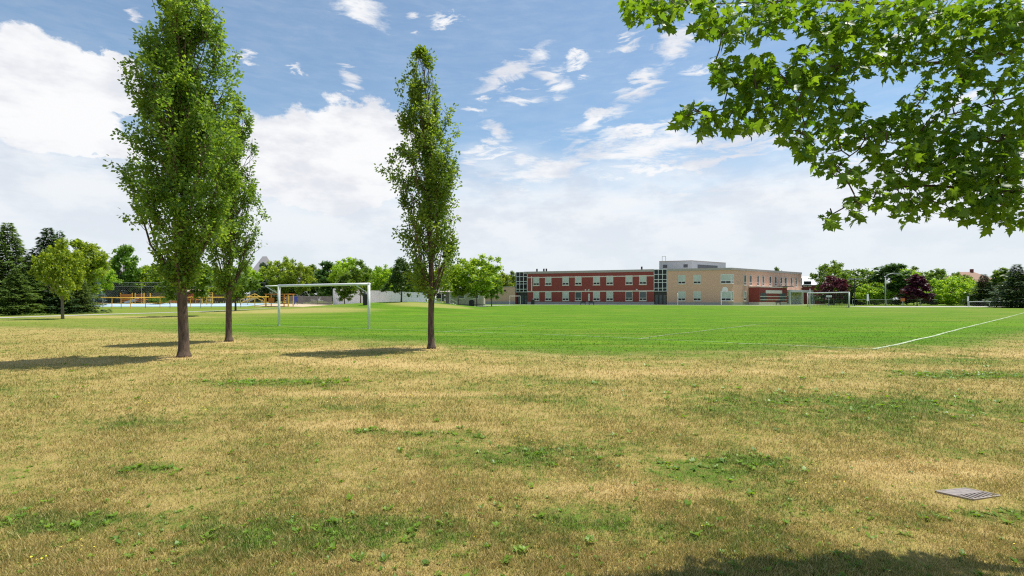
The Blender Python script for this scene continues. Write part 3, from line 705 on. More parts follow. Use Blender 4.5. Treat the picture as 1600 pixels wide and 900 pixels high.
goal_main()
def goal_far():
    Rp = Vector((Xp(1327, 84), 84)); Lp = Vector((Xp(1262, 92), 92))
    z = (gz(*Rp)+gz(*Lp))/2
    t = thing('soccer_goal', 'white soccer goal with a grey net, far away right of the school', 'goal', (Lp.x, Lp.y, z))
    bk = Vector((.55, 1.0)).normalized()*2.2
    def l(p, h): return (p.x-Lp.x, p.y-Lp.y, h)
    for p in (Lp, Rp): MB().tube([l(p, -.1), l(p, 2.5)], .09, 8).obj('post', M['white_paint'], t, True)
    MB().tube([l(Lp, 2.5), l(Rp, 2.5)], .09, 8).obj('crossbar', M['white_paint'], t, True)
    for p in (Lp, Rp):
        MB().tube([l(p, 2.5), l(p+bk*.45, 2.45), l(p+bk, 0)], .05, 6).obj('back_frame', M['white_paint'], t, True)
    m = MB(); n = 26
    for i in range(n+1):
        p = Lp.lerp(Rp, i/n); m.tube([l(p+bk*.45, 2.4), l(p+bk, 0)], .016, 3, False)
    for k in range(9):
        q = k/8; off = bk*(.45+.55*q); m.tube([l(Lp+off, 2.4*(1-q)+.02), l(Rp+off, 2.4*(1-q)+.02)], .016, 3, False)
    for p in (Lp, Rp):
        for k in range(8):
            q = k/8; m.tube([l(p, 2.4*(1-q)), l(p+bk*(.45+.55*q), 2.4*(1-q))], .016, 3, False)
        for k in range(1, 6): m.tube([l(p+bk*k/6, 0), l(p+bk*k/6, 2.4 if k < 3 else 2.4*(1-(k/6-.45)/.55))], .016, 3, False)
    m.obj('net', M['chain'], t)
goal_far()
def goal_small():
    a, b = Vector((Xp(796.5, 116), 116)), Vector((Xp(813, 115), 115)); z = gz(a.x, a.y)
    t = thing('practice_goal', 'small thin-framed goal before the dark left entrance of the school', 'goal', (a.x, a.y, z))
    w = b-a
    for p in (Vector((0, 0)), w): MB().tube([(p.x, p.y, 0), (p.x, p.y, 2.05)], .05, 6).obj('post', M['frame'], t)
    MB().tube([(0, 0, 2.05), (w.x, w.y, 2.05)], .05, 6).obj('crossbar', M['frame'], t)
goal_small()
def hoop(px, d, hh, name_label, side=1, board=True):
    x = Xp(px, d); z = gz(x, d)
    t = thing('basketball_hoop', name_label, 'hoop', (x, d, z), group='basketball hoops in the school yard')
    MB().tube([(0, 0, -.1), (0, 0, hh-.9), (.25, -.35, hh-.35), (.5, -.8, hh-.3)], .07, 8).obj('pole', M['white_paint'], t, True)
    m = MB(); pts = []
    for a in np.linspace(0, math.pi, 9): pts.append((.5+.62*math.cos(a), hh-.2+.5*math.sin(a)))
    pts += [(-.12, hh-.75), (1.12, hh-.75)]
    b = len(m.v)
    for y in (-.85, -.80):
        for (u, v) in pts: m.v.append((u, y, v))
    n = len(pts); m.f.append(list(range(n))); m.f.append(list(range(n, 2*n))[::-1])
    for i in range(n): j = (i+1) % n; m.f.append([i, i+n, j+n, j])
    m.obj('backboard', M['white_paint'], t)
    ring = [(.5+.23*math.cos(a), -1.1+.23*math.sin(a), hh-.6) for a in np.linspace(0, 2*math.pi, 13)]
    MB().tube(ring, .02, 5, False).obj('rim', M['orange'], t)
hoop(1127, 114, 3.75, 'white basketball hoop and pole in front of the corner of the tan school wing')
x_ = Xp(1059, 114); tag(MB().tube([(0, 0, -.1), (0, 0, 2.7)], .05, 8).obj('pole', M['white_paint'], None, True, (x_, 114, gz(x_, 114))), 'thin white pole at the left edge of the tan school wing', 'pole')
x_ = Xp(1265.5, 78); tag(MB().tube([(0, 0, -.1), (0, 0, 3.0), (0, 0, 3.05)], [.07, .06, .02], 8).obj('pole', M['white_paint'], None, True, (x_, 78, gz(x_, 78))), 'white pole rising above the crossbar of the far netted goal', 'pole')
# benches and bin by the school wall
def low_bench(px, d, w, lab):
    x = Xp(px, d); t = thing('bench', lab, 'bench', (x, d, gz(x, d)), math.atan2(sdF.y, sdF.x), 'dark benches along the school')
    m = MB(); m.box((0, 0, .46), (w, .45, .07)); m.obj('seat', M['black'], t)
    m = MB(); m.box((0, .2, .72), (w, .05, .3)); m.obj('backrest', M['black'], t)
    for s in (-1, 1): MB().box((s*(w/2-.15), 0, .21), (.08, .42, .43)).obj('leg', M['black'], t)
low_bench(911, 118, 1.3, 'left of two dark benches under the middle windows of the red wing')
low_bench(924, 117.5, 1.3, 'right of two dark benches under the middle windows of the red wing')
low_bench(1216, 116, 1.1, 'dark bench in front of the red projection of the tan wing')
def bin_(px, d, hh, r, lab, mat='black'):
    x = Xp(px, d); t = thing('litter_bin', lab, 'bin', (x, d, gz(x, d)))
    MB().tube([(0, 0, 0), (0, 0, hh*.8)], [r*.85, r], 12).obj('body', M[mat], t, False)
    MB().tube([(0, 0, hh*.8), (0, 0, hh*.9), (0, 0, hh)], [r*1.05, r*.9, r*.4], 12).obj('lid', M[mat], t)
bin_(832.5, 130, 1.5, .5, 'black litter bin against the left end of the red school wing')
bin_(571.5, 60, 1.5, .36, 'dark bin standing on the mound just left of the right goal post')
bin_(737, 88, 1.2, .5, 'dark bin at the foot of the bright tree left of the gym wing')

# ---------------------------------------------------------------- lamp posts and signs
def lamp(px, d, topy, armpx, lab):
    x = Xp(px, d); z = gz(x, d); hh = Zp(topy, d)-z; a = (armpx)*d/F
    t = thing('street_lamp', lab, 'lamp', (x, d, z))
    MB().tube([(0, 0, -.2), (0, 0, hh-.9)], [.13, .09], 8).obj('pole', M['galv'], t, True)
    pts = [(0, 0, hh-.9)]+[(a*(1-math.cos(q)), 0, hh-.9+.9*math.sin(q)) for q in np.linspace(.2, math.pi/2, 7)]
    MB().tube(pts, [.09]+[.07]*7, 8).obj('arm', M['galv'], t, True)
    MB().box((a+.4, 0, hh-.02), (.9, .3, .16)).obj('lamp_head', M['galv'], t)
lamp(1383.5, 108, 427, 15, 'tall grey street lamp with a curved arm among the trees on the right')
def lamp2(px, d, topy):
    x = Xp(px, d); z = gz(x, d); hh = Zp(topy, d)-z
    t = thing('parking_lamp', 'dark double-headed lamp in front of the round green tree on the right', 'lamp', (x, d, z))
    MB().tube([(0, 0, -.2), (0, 0, hh)], .08, 8).obj('pole', M['black'], t)
    for s in (-1, 1): MB().box((s*.75, 0, hh), (1.1, .4, .2)).obj('lamp_head', M['steel'], t)
    MB().box((0, 0, hh), (.5, .12, .1)).obj('arm', M['black'], t)
lamp2(1335, 104, 436)
def sign(px, d, topy, w, h_, lab, mat='white_paint', pm='galv'):
    x = Xp(px, d); z = gz(x, d); hh = Zp(topy, d)-z
    t = thing('signpost', lab, 'sign', (x, d, z))
    MB().tube([(0, 0, -.1), (0, 0, hh)], .05, 6).obj('post', M[pm], t)
    MB().box((0, -.08, hh-h_/2), (w, .05, h_)).obj('sign_panel', M[mat], t)
sign(1355.5, 96, 459.5, .35, 1.3, 'narrow white signpost left of the street lamp')
sign(1295, 98, 461.5, 1.1, .35, 'white sign board on a post seen inside the far goal')
sign(1410, 100, 466, .8, .6, 'small orange sign on the fence left of the purple cone tree', 'orange')
sign(1512, 96, 463, .3, .9, 'white utility post at the right edge of the bright round tree')

# ---------------------------------------------------------------- fences
def chain_fence(lab, pts, hh, rails, dx, mat='galv', net=True, grid=.35, name='chain_link_fence', thick=.03):
    o = Vector((pts[0][0], pts[0][1])); z = gz(o.x, o.y)
    t = thing(name, lab, 'fence', (o.x, o.y, z))
    for a, b in zip(pts, pts[1:]):
        a = Vector(a); b = Vector(b); n = max(1, round((b-a).length/dx)); prev = None
        for i in range(n+1):
            p = a.lerp(b, i/n); zz = gz(p.x, p.y)-z
            if i < n or (b.x, b.y) == tuple(pts[-1]):
                MB().tube([(p.x-o.x, p.y-o.y, zz-.1), (p.x-o.x, p.y-o.y, zz+hh)], thick*1.3, 6).obj('post', M[mat], t)
    for r in rails:
        line = []
        for a, b in zip(pts, pts[1:]):
            a = Vector(a); b = Vector(b); n = max(1, round((b-a).length/dx))
            for i in range(n+1):
                p = a.lerp(b, i/n); line.append((p.x-o.x, p.y-o.y, gz(p.x, p.y)-z+hh*r))
        MB().tube(line, thick, 5).obj('rail', M[mat], t)
    if net:
        m = MB()
        for a, b in zip(pts, pts[1:]):
            a = Vector(a); b = Vector(b); L = (b-a).length; n = int(L/grid)
            for i in range(n):
                p = a.lerp(b, i/n); q = a.lerp(b, min(1, (i+hh/grid)/n)); 
                if (q-p).length < hh*.5: continue
                zz, zq = gz(p.x, p.y)-z, gz(q.x, q.y)-z
                m.tube([(p.x-o.x, p.y-o.y, zz), (q.x-o.x, q.y-o.y, zq+hh)], .007, 3, False)
                m.tube([(p.x-o.x, p.y-o.y, zz+hh), (q.x-o.x, q.y-o.y, zq)], .007, 3, False)
        if m.v: m.obj('wire_mesh', M['chain'], t)
    return t
# high court fence behind the playground
chain_fence('high grey chain link fence behind the blue play court', [(Xp(150, 104), 104), (Xp(292, 104), 104), (Xp(415, 106), 106)], 4.2, (1.0, .80), 9)
chain_fence('low chain link fence with pale top rail beneath the grey street lamp', [(Xp(1332, 104), 104), (Xp(1465, 104), 104)], 1.25, (1.0,), 3.5)
chain_fence('low fence with white top rail before the dark spruces on the right', [(Xp(1514, 90), 90), (Xp(1640, 92), 92)], .95, (1.0,), 4.5, 'white_paint', thick=.05)
# yellow railing round the play court
def rail_fence():
    pts = [(Xp(133, 76), 76), (Xp(204, 73), 73), (Xp(250, 76), 76), (Xp(330, 74), 74), (Xp(420, 78), 78)]
    o = Vector(pts[0]); z = gz(*pts[0]); hh = 1.55
    t = thing('railing', 'yellow topped metal railing along the near side of the blue play court', 'railing', (o.x, o.y, z))
    top = []; mid = []
    for a, b in zip(pts, pts[1:]):
        a = Vector(a); b = Vector(b); n = max(1, round((b-a).length/1.9))
        for i in range(n+1):
            p = a.lerp(b, i/n); zz = gz(p.x, p.y)-z
            top.append((p.x-o.x, p.y-o.y, zz+hh)); mid.append((p.x-o.x, p.y-o.y, zz+hh*.45))
            if i < n or (b.x, b.y) == pts[-1]: MB().tube([(p.x-o.x, p.y-o.y, zz-.1), (p.x-o.x, p.y-o.y, zz+hh)], .045, 6).obj('post', M['steel' if i % 3 else 'yellow'], t)
    MB().tube(top, .075, 6).obj('top_rail', M['yellow'], t); MB().tube(mid, .035, 6).obj('middle_rail', M['yellow'], t)
rail_fence()
def panel_fence(name, lab, px0, px1, d0, d1, zt0, zt1, mat, gap=0, pw=2.4, cap=None):
    a = Vector((Xp(px0, d0), d0)); b = Vector((Xp(px1, d1), d1)); L = (b-a).length; n = max(1, round(L/pw)); z = gz(a.x, a.y)
    t = thing(name, lab, 'fence', (a.x, a.y, z)); an = math.atan2(b.y-a.y, b.x-a.x)
    for i in range(n):
        p = a.lerp(b, (i+.5)/n); zb = gz(p.x, p.y)-z-.2; zt = zt0+(zt1-zt0)*(i+.5)/n-z
        m = MB()
        if gap:
            k = int(L/n/gap)
            for j in range(k):
                q = a.lerp(b, (i+(j+.5)/k)/n); m.box((q.x-a.x, q.y-a.y, (zb+zt)/2), (L/n/k*.72, .03, zt-zb), an)
        else: m.box((p.x-a.x, p.y-a.y, (zb+zt)/2), (L/n-.05, .05, zt-zb), an)
        m.obj('panel', M[mat], t)
        q = a.lerp(b, i/n); MB().box((q.x-a.x, q.y-a.y, (zb+zt)/2+.05), (.14, .14, zt-zb+.1), an).obj('post', M[cap or mat], t)
    m = MB(); c = (a+b)/2; m.tube([(0, 0, zt0-z+.03), (b.x-a.x, b.y-a.y, zt1-z+.03)], .07, 4).obj('top_rail', M[cap or mat], t)
panel_fence('solid_fence', 'long solid white fence behind the trees on the mound', 521, 668, 96, 90, Zp(451.5, 96), Zp(458.5, 90), 'fence_white')
panel_fence('picket_fence', 'grey weathered picket fence behind the left half of the near goal', 448, 519, 93, 95, Zp(463, 93), Zp(464, 95), 'fence_grey', .18)
panel_fence('wood_fence', 'brown board fence beyond the blue play court', 140, 395, 108, 112, Zp(458, 108), Zp(460, 112), 'wood', .3)

# ---------------------------------------------------------------- playground
def playground():
    # orange tower with pale dome
    d = 96; x = Xp(303, d); z = gz(x, d)
    t = thing('play_tower', 'orange and red play tower with a pale domed roof, seen between the left tree trunks', 'play structure', (x, d, z))
    for sx in (-1, 1):
        for sy in (-1, 1): MB().tube([(sx*.9, sy*.9, -.1), (sx*.9, sy*.9, 2.2)], .07, 6).obj('post', M['orange'], t)
    MB().box((0, 0, .75), (2.0, 2.0, .12)).obj('platform', M['orange'], t)
    for k in range(3): MB().box((0, -.93, 1.0+k*.32), (1.9, .06, .2)).obj('panel', M['red_play'], t)
    m = MB(); m.tube([(0, 0, 2.2+.55*math.sin(a)) for a in np.linspace(0, 1.5, 6)], [1.35*math.cos(a) for a in np.linspace(0, 1.5, 6)], 14).obj('dome', M['pink'], t, True)
    m = MB(); m.tube([(-1, 0, .8), (-2.0, -.2, .45), (-2.9, -.3, .15)], .3, 8).obj('slide', M['red_play'], t, True)
    # yellow climbing ladder frame
    d = 88; x = Xp(324, d); z = gz(x, d)
    t = thing('climbing_frame', 'yellow ladder climbing frame right of the orange play tower', 'play structure', (x, d, z))
    for sx in (-.9, -.1, .9):
        MB().tube([(sx, 0, -.1), (sx, 0, 2.1)], .06, 6).obj('post', M['yellow'], t)
    for k in range(7): MB().tube([(-.1, 0, .35+k*.28), (.9, 0, .35+k*.28)], .035, 6).obj('rung', M['yellow'], t)
    MB().tube([(-.9, 0, 2.1), (-2.2, 0, 1.5), (-3.2, 0, 1.2)], .06, 6).obj('arm_rail', M['yellow'], t)
    # ramp
    d = 86; x = Xp(398, d); z = gz(x, d)
    t = thing('play_ramp', 'yellow railed ramp rising beside the second columnar tree trunk', 'play structure', (x, d, z))
    MB().tube([(-2.4, 0, .35), (0, 0, 1.35), (1.6, 0, .55)], .07, 6).obj('ramp_edge', M['yellow'], t)
    MB().tube([(-2.4, 0, .9), (0, 0, 1.9), (1.6, 0, 1.1)], .05, 6).obj('handrail', M['yellow'], t)
    m = MB(); m.face([(-2.4, 0, .32), (0, 0, 1.32), (0, 1.3, 1.32), (-2.4, 1.3, .32)]); m.face([(-2.4, 0, .28), (-2.4, 1.3, .28), (0, 1.3, 1.28), (0, 0, 1.28)]); m.obj('deck', M['sand'], t)
    for q, h_ in ((-2.4, .9), (-1.2, 1.4), (0, 1.9), (1.6, 1.1)): MB().tube([(q, 0, -.1), (q, 0, h_)], .05, 6).obj('post', M['yellow'], t)
    # shelter-like orange structure by the goal
    d = 80; x = Xp(433, d); z = gz(x, d)
    t = thing('play_shelter', 'orange framed play shelter seen through the left side of the near goal', 'play structure', (x, d, z))
    for sx in (-1.75, 0.3, 1.75):
        for sy in (0, 1.8): MB().tube([(sx, sy, -.2), (sx, sy, 1.95)], .10, 6).obj('post', M['yellow'], t)
    MB().box((0, .9, 1.98), (3.8, 2.1, .10)).obj('roof', M['orange'], t)
    for k in range(4): MB().box((1.0, 0, .5+k*.36), (1.4, .05, .12)).obj('slat', M['orange'], t)
    MB().box((-.9, 0, 1.0), (.9, .06, .8)).obj('panel', M['orange'], t)
    # climber on the left
    d = 94; x = Xp(223, d); z = gz(x, d)
    t = thing('play_tower', 'small yellow and orange play tower behind the blue play court', 'play structure', (x, d, z))
    for sx in (-.8, .8):
        for sy in (-.8, .8): MB().tube([(sx, sy, -.1), (sx, sy, 2.0)], .08, 6).obj('post', M['yellow'], t)
    for k in range(4): MB().box((0, -.82, .5+k*.38), (1.6, .06, .16)).obj('panel', M['orange'], t)
    MB().box((0, 0, .8), (1.7, 1.7, .1)).obj('platform', M['orange'], t)
    MB().tube([(-.8, 0, .9), (-2.2, 0, .45), (-3.2, 0, .2)], .25, 8).obj('slide', M['steel'], t)
    d = 102; x = Xp(197, d); z = gz(x, d)
    t = thing('climbing_wall', 'orange board panel at the back of the blue play court', 'play structure', (x, d, z))
    for k in range(4): MB().box((0, 0, .4+k*.42), (2.4, .08, .34)).obj('board', M['orange'], t)
    for s in (-1.15, 1.15): MB().tube([(s, .08, -.1), (s, .08, 2.1)], .07, 6).obj('post', M['yellow'], t)
    d = 96; x = Xp(270, d); z = gz(x, d)
    t = thing('climbing_wall', 'orange board panel right of the low round shrub', 'play structure', (x, d, z))
    for k in range(3): MB().box((0, 0, .4+k*.42), (2.0, .08, .34)).obj('board', M['orange'], t)
    for s in (-1.0, 1.0): MB().tube([(s, .08, -.1), (s, .08, 2.1)], .07, 6).obj('post', M['yellow'], t)
    d = 90; x = Xp(462, d); z = gz(x, d)
    t = thing('climbing_wall', 'small blue panel on posts between the orange shelter and the picket fence', 'play structure', (x, d, z))
    MB().box((0, 0, 1.0), (.5, .06, .9)).obj('board', M['blue'], t)
    for s in (-.25, .25): MB().tube([(s, .05, -.1), (s, .05, 1.5)], .05, 6).obj('post', M['blue'], t)
playground()

# ---------------------------------------------------------------- houses
def house(lab, px0, px1, d, eave_y, ridge_y, wall, roof, depth=9, hip=.25, wins=(), rot=0.0, name='house', chim=None):
    w = (px1-px0)/F*d; x = Xp((px0+px1)/2, d); z = gz(x, d)-.2; ze = Zp(eave_y, d)-z; zr = Zp(ridge_y, d)-z
    t = thing(name, lab, 'house', (x, d, z), rot)
    MB().box((0, depth/2, ze/2), (w, depth, ze)).obj('wall', M[wall], t)
    ov = .35; hw = w/2+ov; rr = w/2*(1-hip*2)
    v = [(-hw, -ov, ze), (hw, -ov, ze), (hw, depth+ov, ze), (-hw, depth+ov, ze), (-rr, depth/2, zr), (rr, depth/2, zr)]
    m = MB(); m.v = v+[(a, b, c-.18) for a, b, c in v[:4]]
    m.f = [[0, 1, 5, 4], [1, 2, 5], [2, 3, 4, 5], [3, 0, 4], [0, 6, 7, 1], [1, 7, 8, 2], [2, 8, 9, 3], [3, 9, 6, 0], [6, 9, 8, 7]]
    rf = m.obj('roof', M[roof], t)
    if chim: MB().box((chim*w, depth*.5, zr+.1), (.6, .6, 1.4)).obj('chimney', M['dark_brick'], rf)
    for (u, zz, ww, hh) in wins:
        cx = (u-.5)*w; f = MB()
        f.box((cx, -.03, zz), (ww+.2, .07, hh+.2)); wo = f.obj('window', M['white_frame'], t)
        MB().box((cx, -.075, zz), (ww, .03, hh)).obj('pane', M['glass_dark'], wo)
    return t
house('burgundy house with a pale grey hipped roof immediately right of the school', 1250, 1290, 150, 445, 431, 'dark_brick', 'siding', wins=((.22, 6.1, 1.0, 1.4), (.36, 6.1, 1.0, 1.4), (.45, 1.5, 1.6, 2.2), (.75, 2, 1, 1.3)))
house('brown roofed brick house behind the spruces on the far right', 1503, 1562, 140, 440, 423.5, 'dark_brick', 'roof_brown', hip=.3, wins=((.3, 5, 1.2, 1.3), (.7, 5, 1.2, 1.3)), chim=.15)
house('tall narrow grey roofed house between the second columnar tree and the dark cypress', 391, 408, 125, 430, 398, 'fence_grey', 'roof_grey', hip=.3, wins=((.8, 6.0, .8, 1.6), (.7, 2.6, 1.6, .6), (.3, 5.8, .8, 1.6)),)
house('beige roofed house half hidden behind the light green tree on the far left', 138, 168, 140, 422, 406, 'tan_brick', 'roof_grey', wins=((.7, 6, 1, 1.3),))
house('grey roofed house peeking between the round tree and the dark tree on the right', 1350, 1382, 150, 438, 428, 'tan_brick', 'roof_grey', wins=((.5, 4, 1, 1.3),))
house('low pale roofed house behind the trees left of the school', 772, 806, 170, 436, 427.5, 'pale_stone', 'roof_grey', wins=((.5, 4, 1, 1.3),))
def portable():
    d = 104; x0, x1 = Xp(700, d), Xp(757, d+3); z = gz(x0, d)-.1
    t = thing('portable_classroom', 'beige portable classroom half hidden by the bright trees left of the gym wing', 'portable', ((x0+x1)/2, d, z))
    w = x1-x0; MB().box((0, 3.0, 1.85), (w, 6, 2.9)).obj('wall', M['frame2'], t); MB().box((0, 3.0, 3.4), (w+.4, 6.5, .22)).obj('roof', M['roof_trim'], t)
    MB().box((0, 3, .2), (w-.1, 5.9, .42)).obj('skirting', M['fence_grey'], t)
    for u in (-.12, .28):
        f = MB().box((u*w, -.03, 2.1), (1.2, .08, 1.1)).obj('window', M['white_frame'], t); MB().box((u*w, -.08, 2.1), (1.0, .03, .9)).obj('pane', M['glass_mid'], f)
    d = 98; x = Xp(691, d); z = gz(x, d)
    t = thing('porch_shelter', 'small white railed porch with a pitched roof right of the third columnar tree trunk', 'porch', (x, d, z))
    MB().box((0, 1, .35), (3.0, 2.2, .5)).obj('deck', M['fence_grey'], t)
    for u in (-1.45, -.1, 1.45): MB().box((u, 0, 1.5), (.13, .13, 2.6)).obj('post', M['white_paint'], t)
    m = MB(); m.v = [(-1.8, -.4, 2.75), (1.8, -.4, 2.75), (1.8, 2.6, 2.75), (-1.8, 2.6, 2.75), (1.5, 1.1, 3.7), (-.4, 1.1, 3.7)]; m.f = [[0, 1, 4, 5], [1, 2, 4], [2, 3, 5, 4], [3, 0, 5], [0, 3, 2, 1]]; m.obj('roof', M['roof_trim'], t)
    m = MB(); m.box((-.75, 0, 1.45), (1.3, .08, .1)); m.box((-.75, 0, .7), (1.3, .08, .1))
    for k in range(9): m.box((-1.35+k*.15, 0, 1.08), (.05, .05, .7))
    m.obj('railing', M['white_paint'], t)
    MB().box((-.7, 1.9, 1.7), (1.4, .06, 1.6)).obj('window', M['glass_dark'], t); MB().box((.8, 2.0, 1.6), (.9, .06, 2.1)).obj('door', M['fence_grey'], t)
    m = MB()
    for k in range(3): m.box((1.9+k*.35, .5, .55-k*.18), (.36, 1.1, .12))
    m.tube([(1.5, 0, 1.4), (2.8, 0, .8)], .05, 4); m.tube([(2.8, 0, 0), (2.8, 0, .8)], .05, 4); m.obj('stair', M['white_paint'], t)
M['frame2'] = simple('siding_beige', (0.44, 0.39, 0.32), 0.7, 0.08, 1)
portable()
# ---------------------------------------------------------------- trees
def unit(v): return v/np.maximum(np.linalg.norm(v, axis=-1, keepdims=True), 1e-9)
def leaf_quads(P, D, N, L, Wd):
    D = unit(D); Sd = unit(np.cross(D, N)); L = L[:, None]; Wd = Wd[:, None]
    V = np.stack([P, P+D*L*.5+Sd*Wd*.5, P+D*L, P+D*L*.5-Sd*Wd*.5], 1); return V
def bg_deciduous(seed, Ht, Rd, base, leaf, nclump, per, shape='oval', lobes=0.25):
    rg = np.random.default_rng(seed); cz = (Ht+base)/2; hz = (Ht-base)/2
    C = []; ph = rg.uniform(0, 6.28, 4)
    tries = 0
    while len(C) < nclump and tries < 20000:
        tries += 1
        u = rg.normal(size=3); u /= np.linalg.norm(u); r = rg.uniform(.35, 1)**.5
        z = u[2]*r; th = math.atan2(u[1], u[0])
        if shape == 'cone': prof = max(.06, (1-(z+1)/2)**.75)*1.25
        elif shape == 'vase': prof = 1.0-.45*max(0, -z)
        else: prof = 1.0
        k = 1+lobes*(math.sin(2*th+ph[0]+2*z)+math.sin(3*th+ph[1]-3*z))*.5
        C.append((u[0]*r*Rd*prof*k if shape != 'cone' else math.cos(th)*Rd*prof*r*k*.8, u[1]*r*Rd*prof*k if shape != 'cone' else math.sin(th)*Rd*prof*r*k*.8, cz+z*hz*(.9+.12*math.sin(th*2+ph[2]))))
    C = np.array(C); cr = rg.uniform(.09, .2, len(C))*(Rd+hz)*.5
    P = []; N = []; rn = []
    for c, r in zip(C, cr):
        n = int(per*(r/(.14*(Rd+hz)*.5))); u = unit(rg.normal(size=(n, 3)))*(np.abs(rg.normal(.62, .38, (n, 1)))); u[:, 2] *= .8
        P.append(c+u*r); N.append(unit(u+rg.normal(size=(n, 3))*.7+np.array([0, 0, .5]))); rn.append(np.clip(rg.normal(rg.uniform(.25, .75), .2, n), 0, 1))
    P = np.concatenate(P); N = np.concatenate(N); rn = np.concatenate(rn); n = len(P)
    D = np.cross(N, rg.normal(size=(n, 3))); V = leaf_quads(P, D, N, rg.uniform(.7, 1.3, n)*leaf, rg.uniform(.7, 1.2, n)*leaf*.75)
    m = MB(); wob = rg.uniform(-.04, .04, 2)*Ht; tr = .022*Ht
    m.tube([(0, 0, -.15), (wob[0]*.3, wob[1]*.3, base*.8), (wob[0], wob[1], cz), (wob[0], wob[1], Ht*.85)], [tr*1.25, tr, tr*.6, tr*.15], 8)
    for c in C[::max(1, len(C)//12)]:
        z0 = base*.8+(c[2]-base)*.4; z0 = max(base*.7, min(z0, Ht*.75)); s = Vector((wob[0]*.7, wob[1]*.7, z0)); e = Vector(c); md = s.lerp(e, .5)+Vector((0, 0, -.1*(e-s).length)); m.tube([s, md, e], [tr*.4, tr*.25, tr*.08], 5)
    return V.reshape(-1, 3), rn, m
def bg_conifer(seed, Ht, Rd, base, leaf, full=1.0, droop=.25):
    rg = np.random.default_rng(seed); P = []; D = []; N = []; rn = []; m = MB(); tr = .02*Ht
    m.tube([(0, 0, -.15), (0, 0, Ht*.5), (0, 0, Ht*.98)], [tr, tr*.6, tr*.1], 7)
    z = base
    while z < Ht*.985:
        f = 1-(z-base)/(Ht-base); rad = Rd*(f**1.0)*rg.uniform(.75, 1.18)+.05; nb = int(6+6*f)
        a0 = rg.uniform(0, 6.28); v0 = rg.uniform(.2, .8)
        for k in range(nb):
            a = a0+6.283*k/nb+rg.normal(0, .12); L = rad*rg.uniform(.75, 1.1); dr = np.array([math.cos(a), math.sin(a), 0]); sd = np.array([-math.sin(a), math.cos(a), 0])
            nn = max(5, int(L/leaf*7*full)); t = rg.random(nn)**.75
            wid = L*.24*(1-t*.6); off = rg.uniform(-1, 1, nn)
            p = np.array([0, 0, z])+dr*(t*L)[:, None]+sd*(off*wid)[:, None]; p[:, 2] += -droop*L*t+ .25*droop*L*t**3*2+rg.normal(0, leaf*.25, nn)
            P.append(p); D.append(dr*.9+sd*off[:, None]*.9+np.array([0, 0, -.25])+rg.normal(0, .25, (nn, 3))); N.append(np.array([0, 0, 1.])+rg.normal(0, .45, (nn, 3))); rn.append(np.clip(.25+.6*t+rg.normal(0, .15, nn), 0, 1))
        if f > .08:
            a = a0; m.tube([(0, 0, z), (math.cos(a)*rad*.7, math.sin(a)*rad*.7, z-droop*rad*.5)], [tr*.25, tr*.06], 4)
        z += Ht*.036*(.6+.6*f)
    P, D, N, rn = map(np.concatenate, (P, D, N, rn)); n = len(P)
    V = leaf_quads(P, D, unit(N), rg.uniform(.8, 1.4, n)*leaf, rg.uniform(.3, .5, n)*leaf); return V.reshape(-1, 3), rn, m
PROTO = {}
def proto(key, f):
    V, rn, m = f; me = npmesh(key+'_crown', V, np.arange(len(V)).reshape(-1, 4), 4, M['leaf_mid'], {'rnd': rn}); PROTO[key] = (me, m.mesh(key+'_trunk', M['bark_grey'], True))
H0 = 8.0
proto('round_a', bg_deciduous(1, H0, 3.0, 1.5, .31, 125, 68))
proto('round_b', bg_deciduous(2, H0, 3.2, 1.4, .31, 125, 68, 'vase', .4))
proto('round_c', bg_deciduous(3, H0, 2.6, 1.7, .30, 115, 68, 'oval', .5))
proto('round_d', bg_deciduous(4, H0, 3.0, 1.5, .29, 125, 68, 'vase', .55))
proto('narrow_a', bg_deciduous(5, H0, 1.5, 1.0, .28, 100, 60, 'oval', .3))
proto('narrow_b', bg_deciduous(6, H0, 1.4, .8, .28, 100, 60, 'cone', .3))
proto('bush', bg_deciduous(7, H0, 5.0, .0, .38, 170, 75, 'oval', .25))
proto('cone', bg_deciduous(8, H0, 2.8, 1.2, .28, 130, 66, 'cone', .2))
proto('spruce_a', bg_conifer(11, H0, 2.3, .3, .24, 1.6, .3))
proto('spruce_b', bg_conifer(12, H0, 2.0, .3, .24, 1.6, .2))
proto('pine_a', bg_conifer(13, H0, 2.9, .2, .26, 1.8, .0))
BASER = {'round_a': 3.0, 'round_b': 3.2, 'round_c': 2.6, 'round_d': 3.0, 'narrow_a': 1.5, 'narrow_b': 1.4, 'bush': 5.0, 'cone': 2.6, 'spruce_a': 2.3, 'spruce_b': 2.0, 'pine_a': 2.9}
GRP = {'tree': 'green broadleaf trees around the park', 'conifer': 'conifers around the park'}
def plant(name, key, mat, px, d, topy, wpx, label, cat='tree', rot=None, bark='bark_grey', lift=0.0, group=None):
    x = Xp(px, d); z = gz(x, d)+lift; hh = Zp(topy, d)-z; s = hh/H0; r = wpx/2/F*d/BASER[key]
    t = thing(name, label, cat, (x, d, z), rot if rot is not None else random.uniform(0, 6.28), group or GRP['conifer' if key[:2] in ('sp', 'pi') else 'tree'])
    t.scale = (r, r, s); c, tk = PROTO[key]
    for nm, me, mt in (('crown', c, mat), ('trunk', tk, bark)):
        o = mobj(nm, me, t); o.material_slots[0].link = 'OBJECT'; o.material_slots[0].material = M[mt]
        if nm == 'trunk': o.scale = (min(1, .55/r), min(1, .55/r), 1)
random.seed(5)
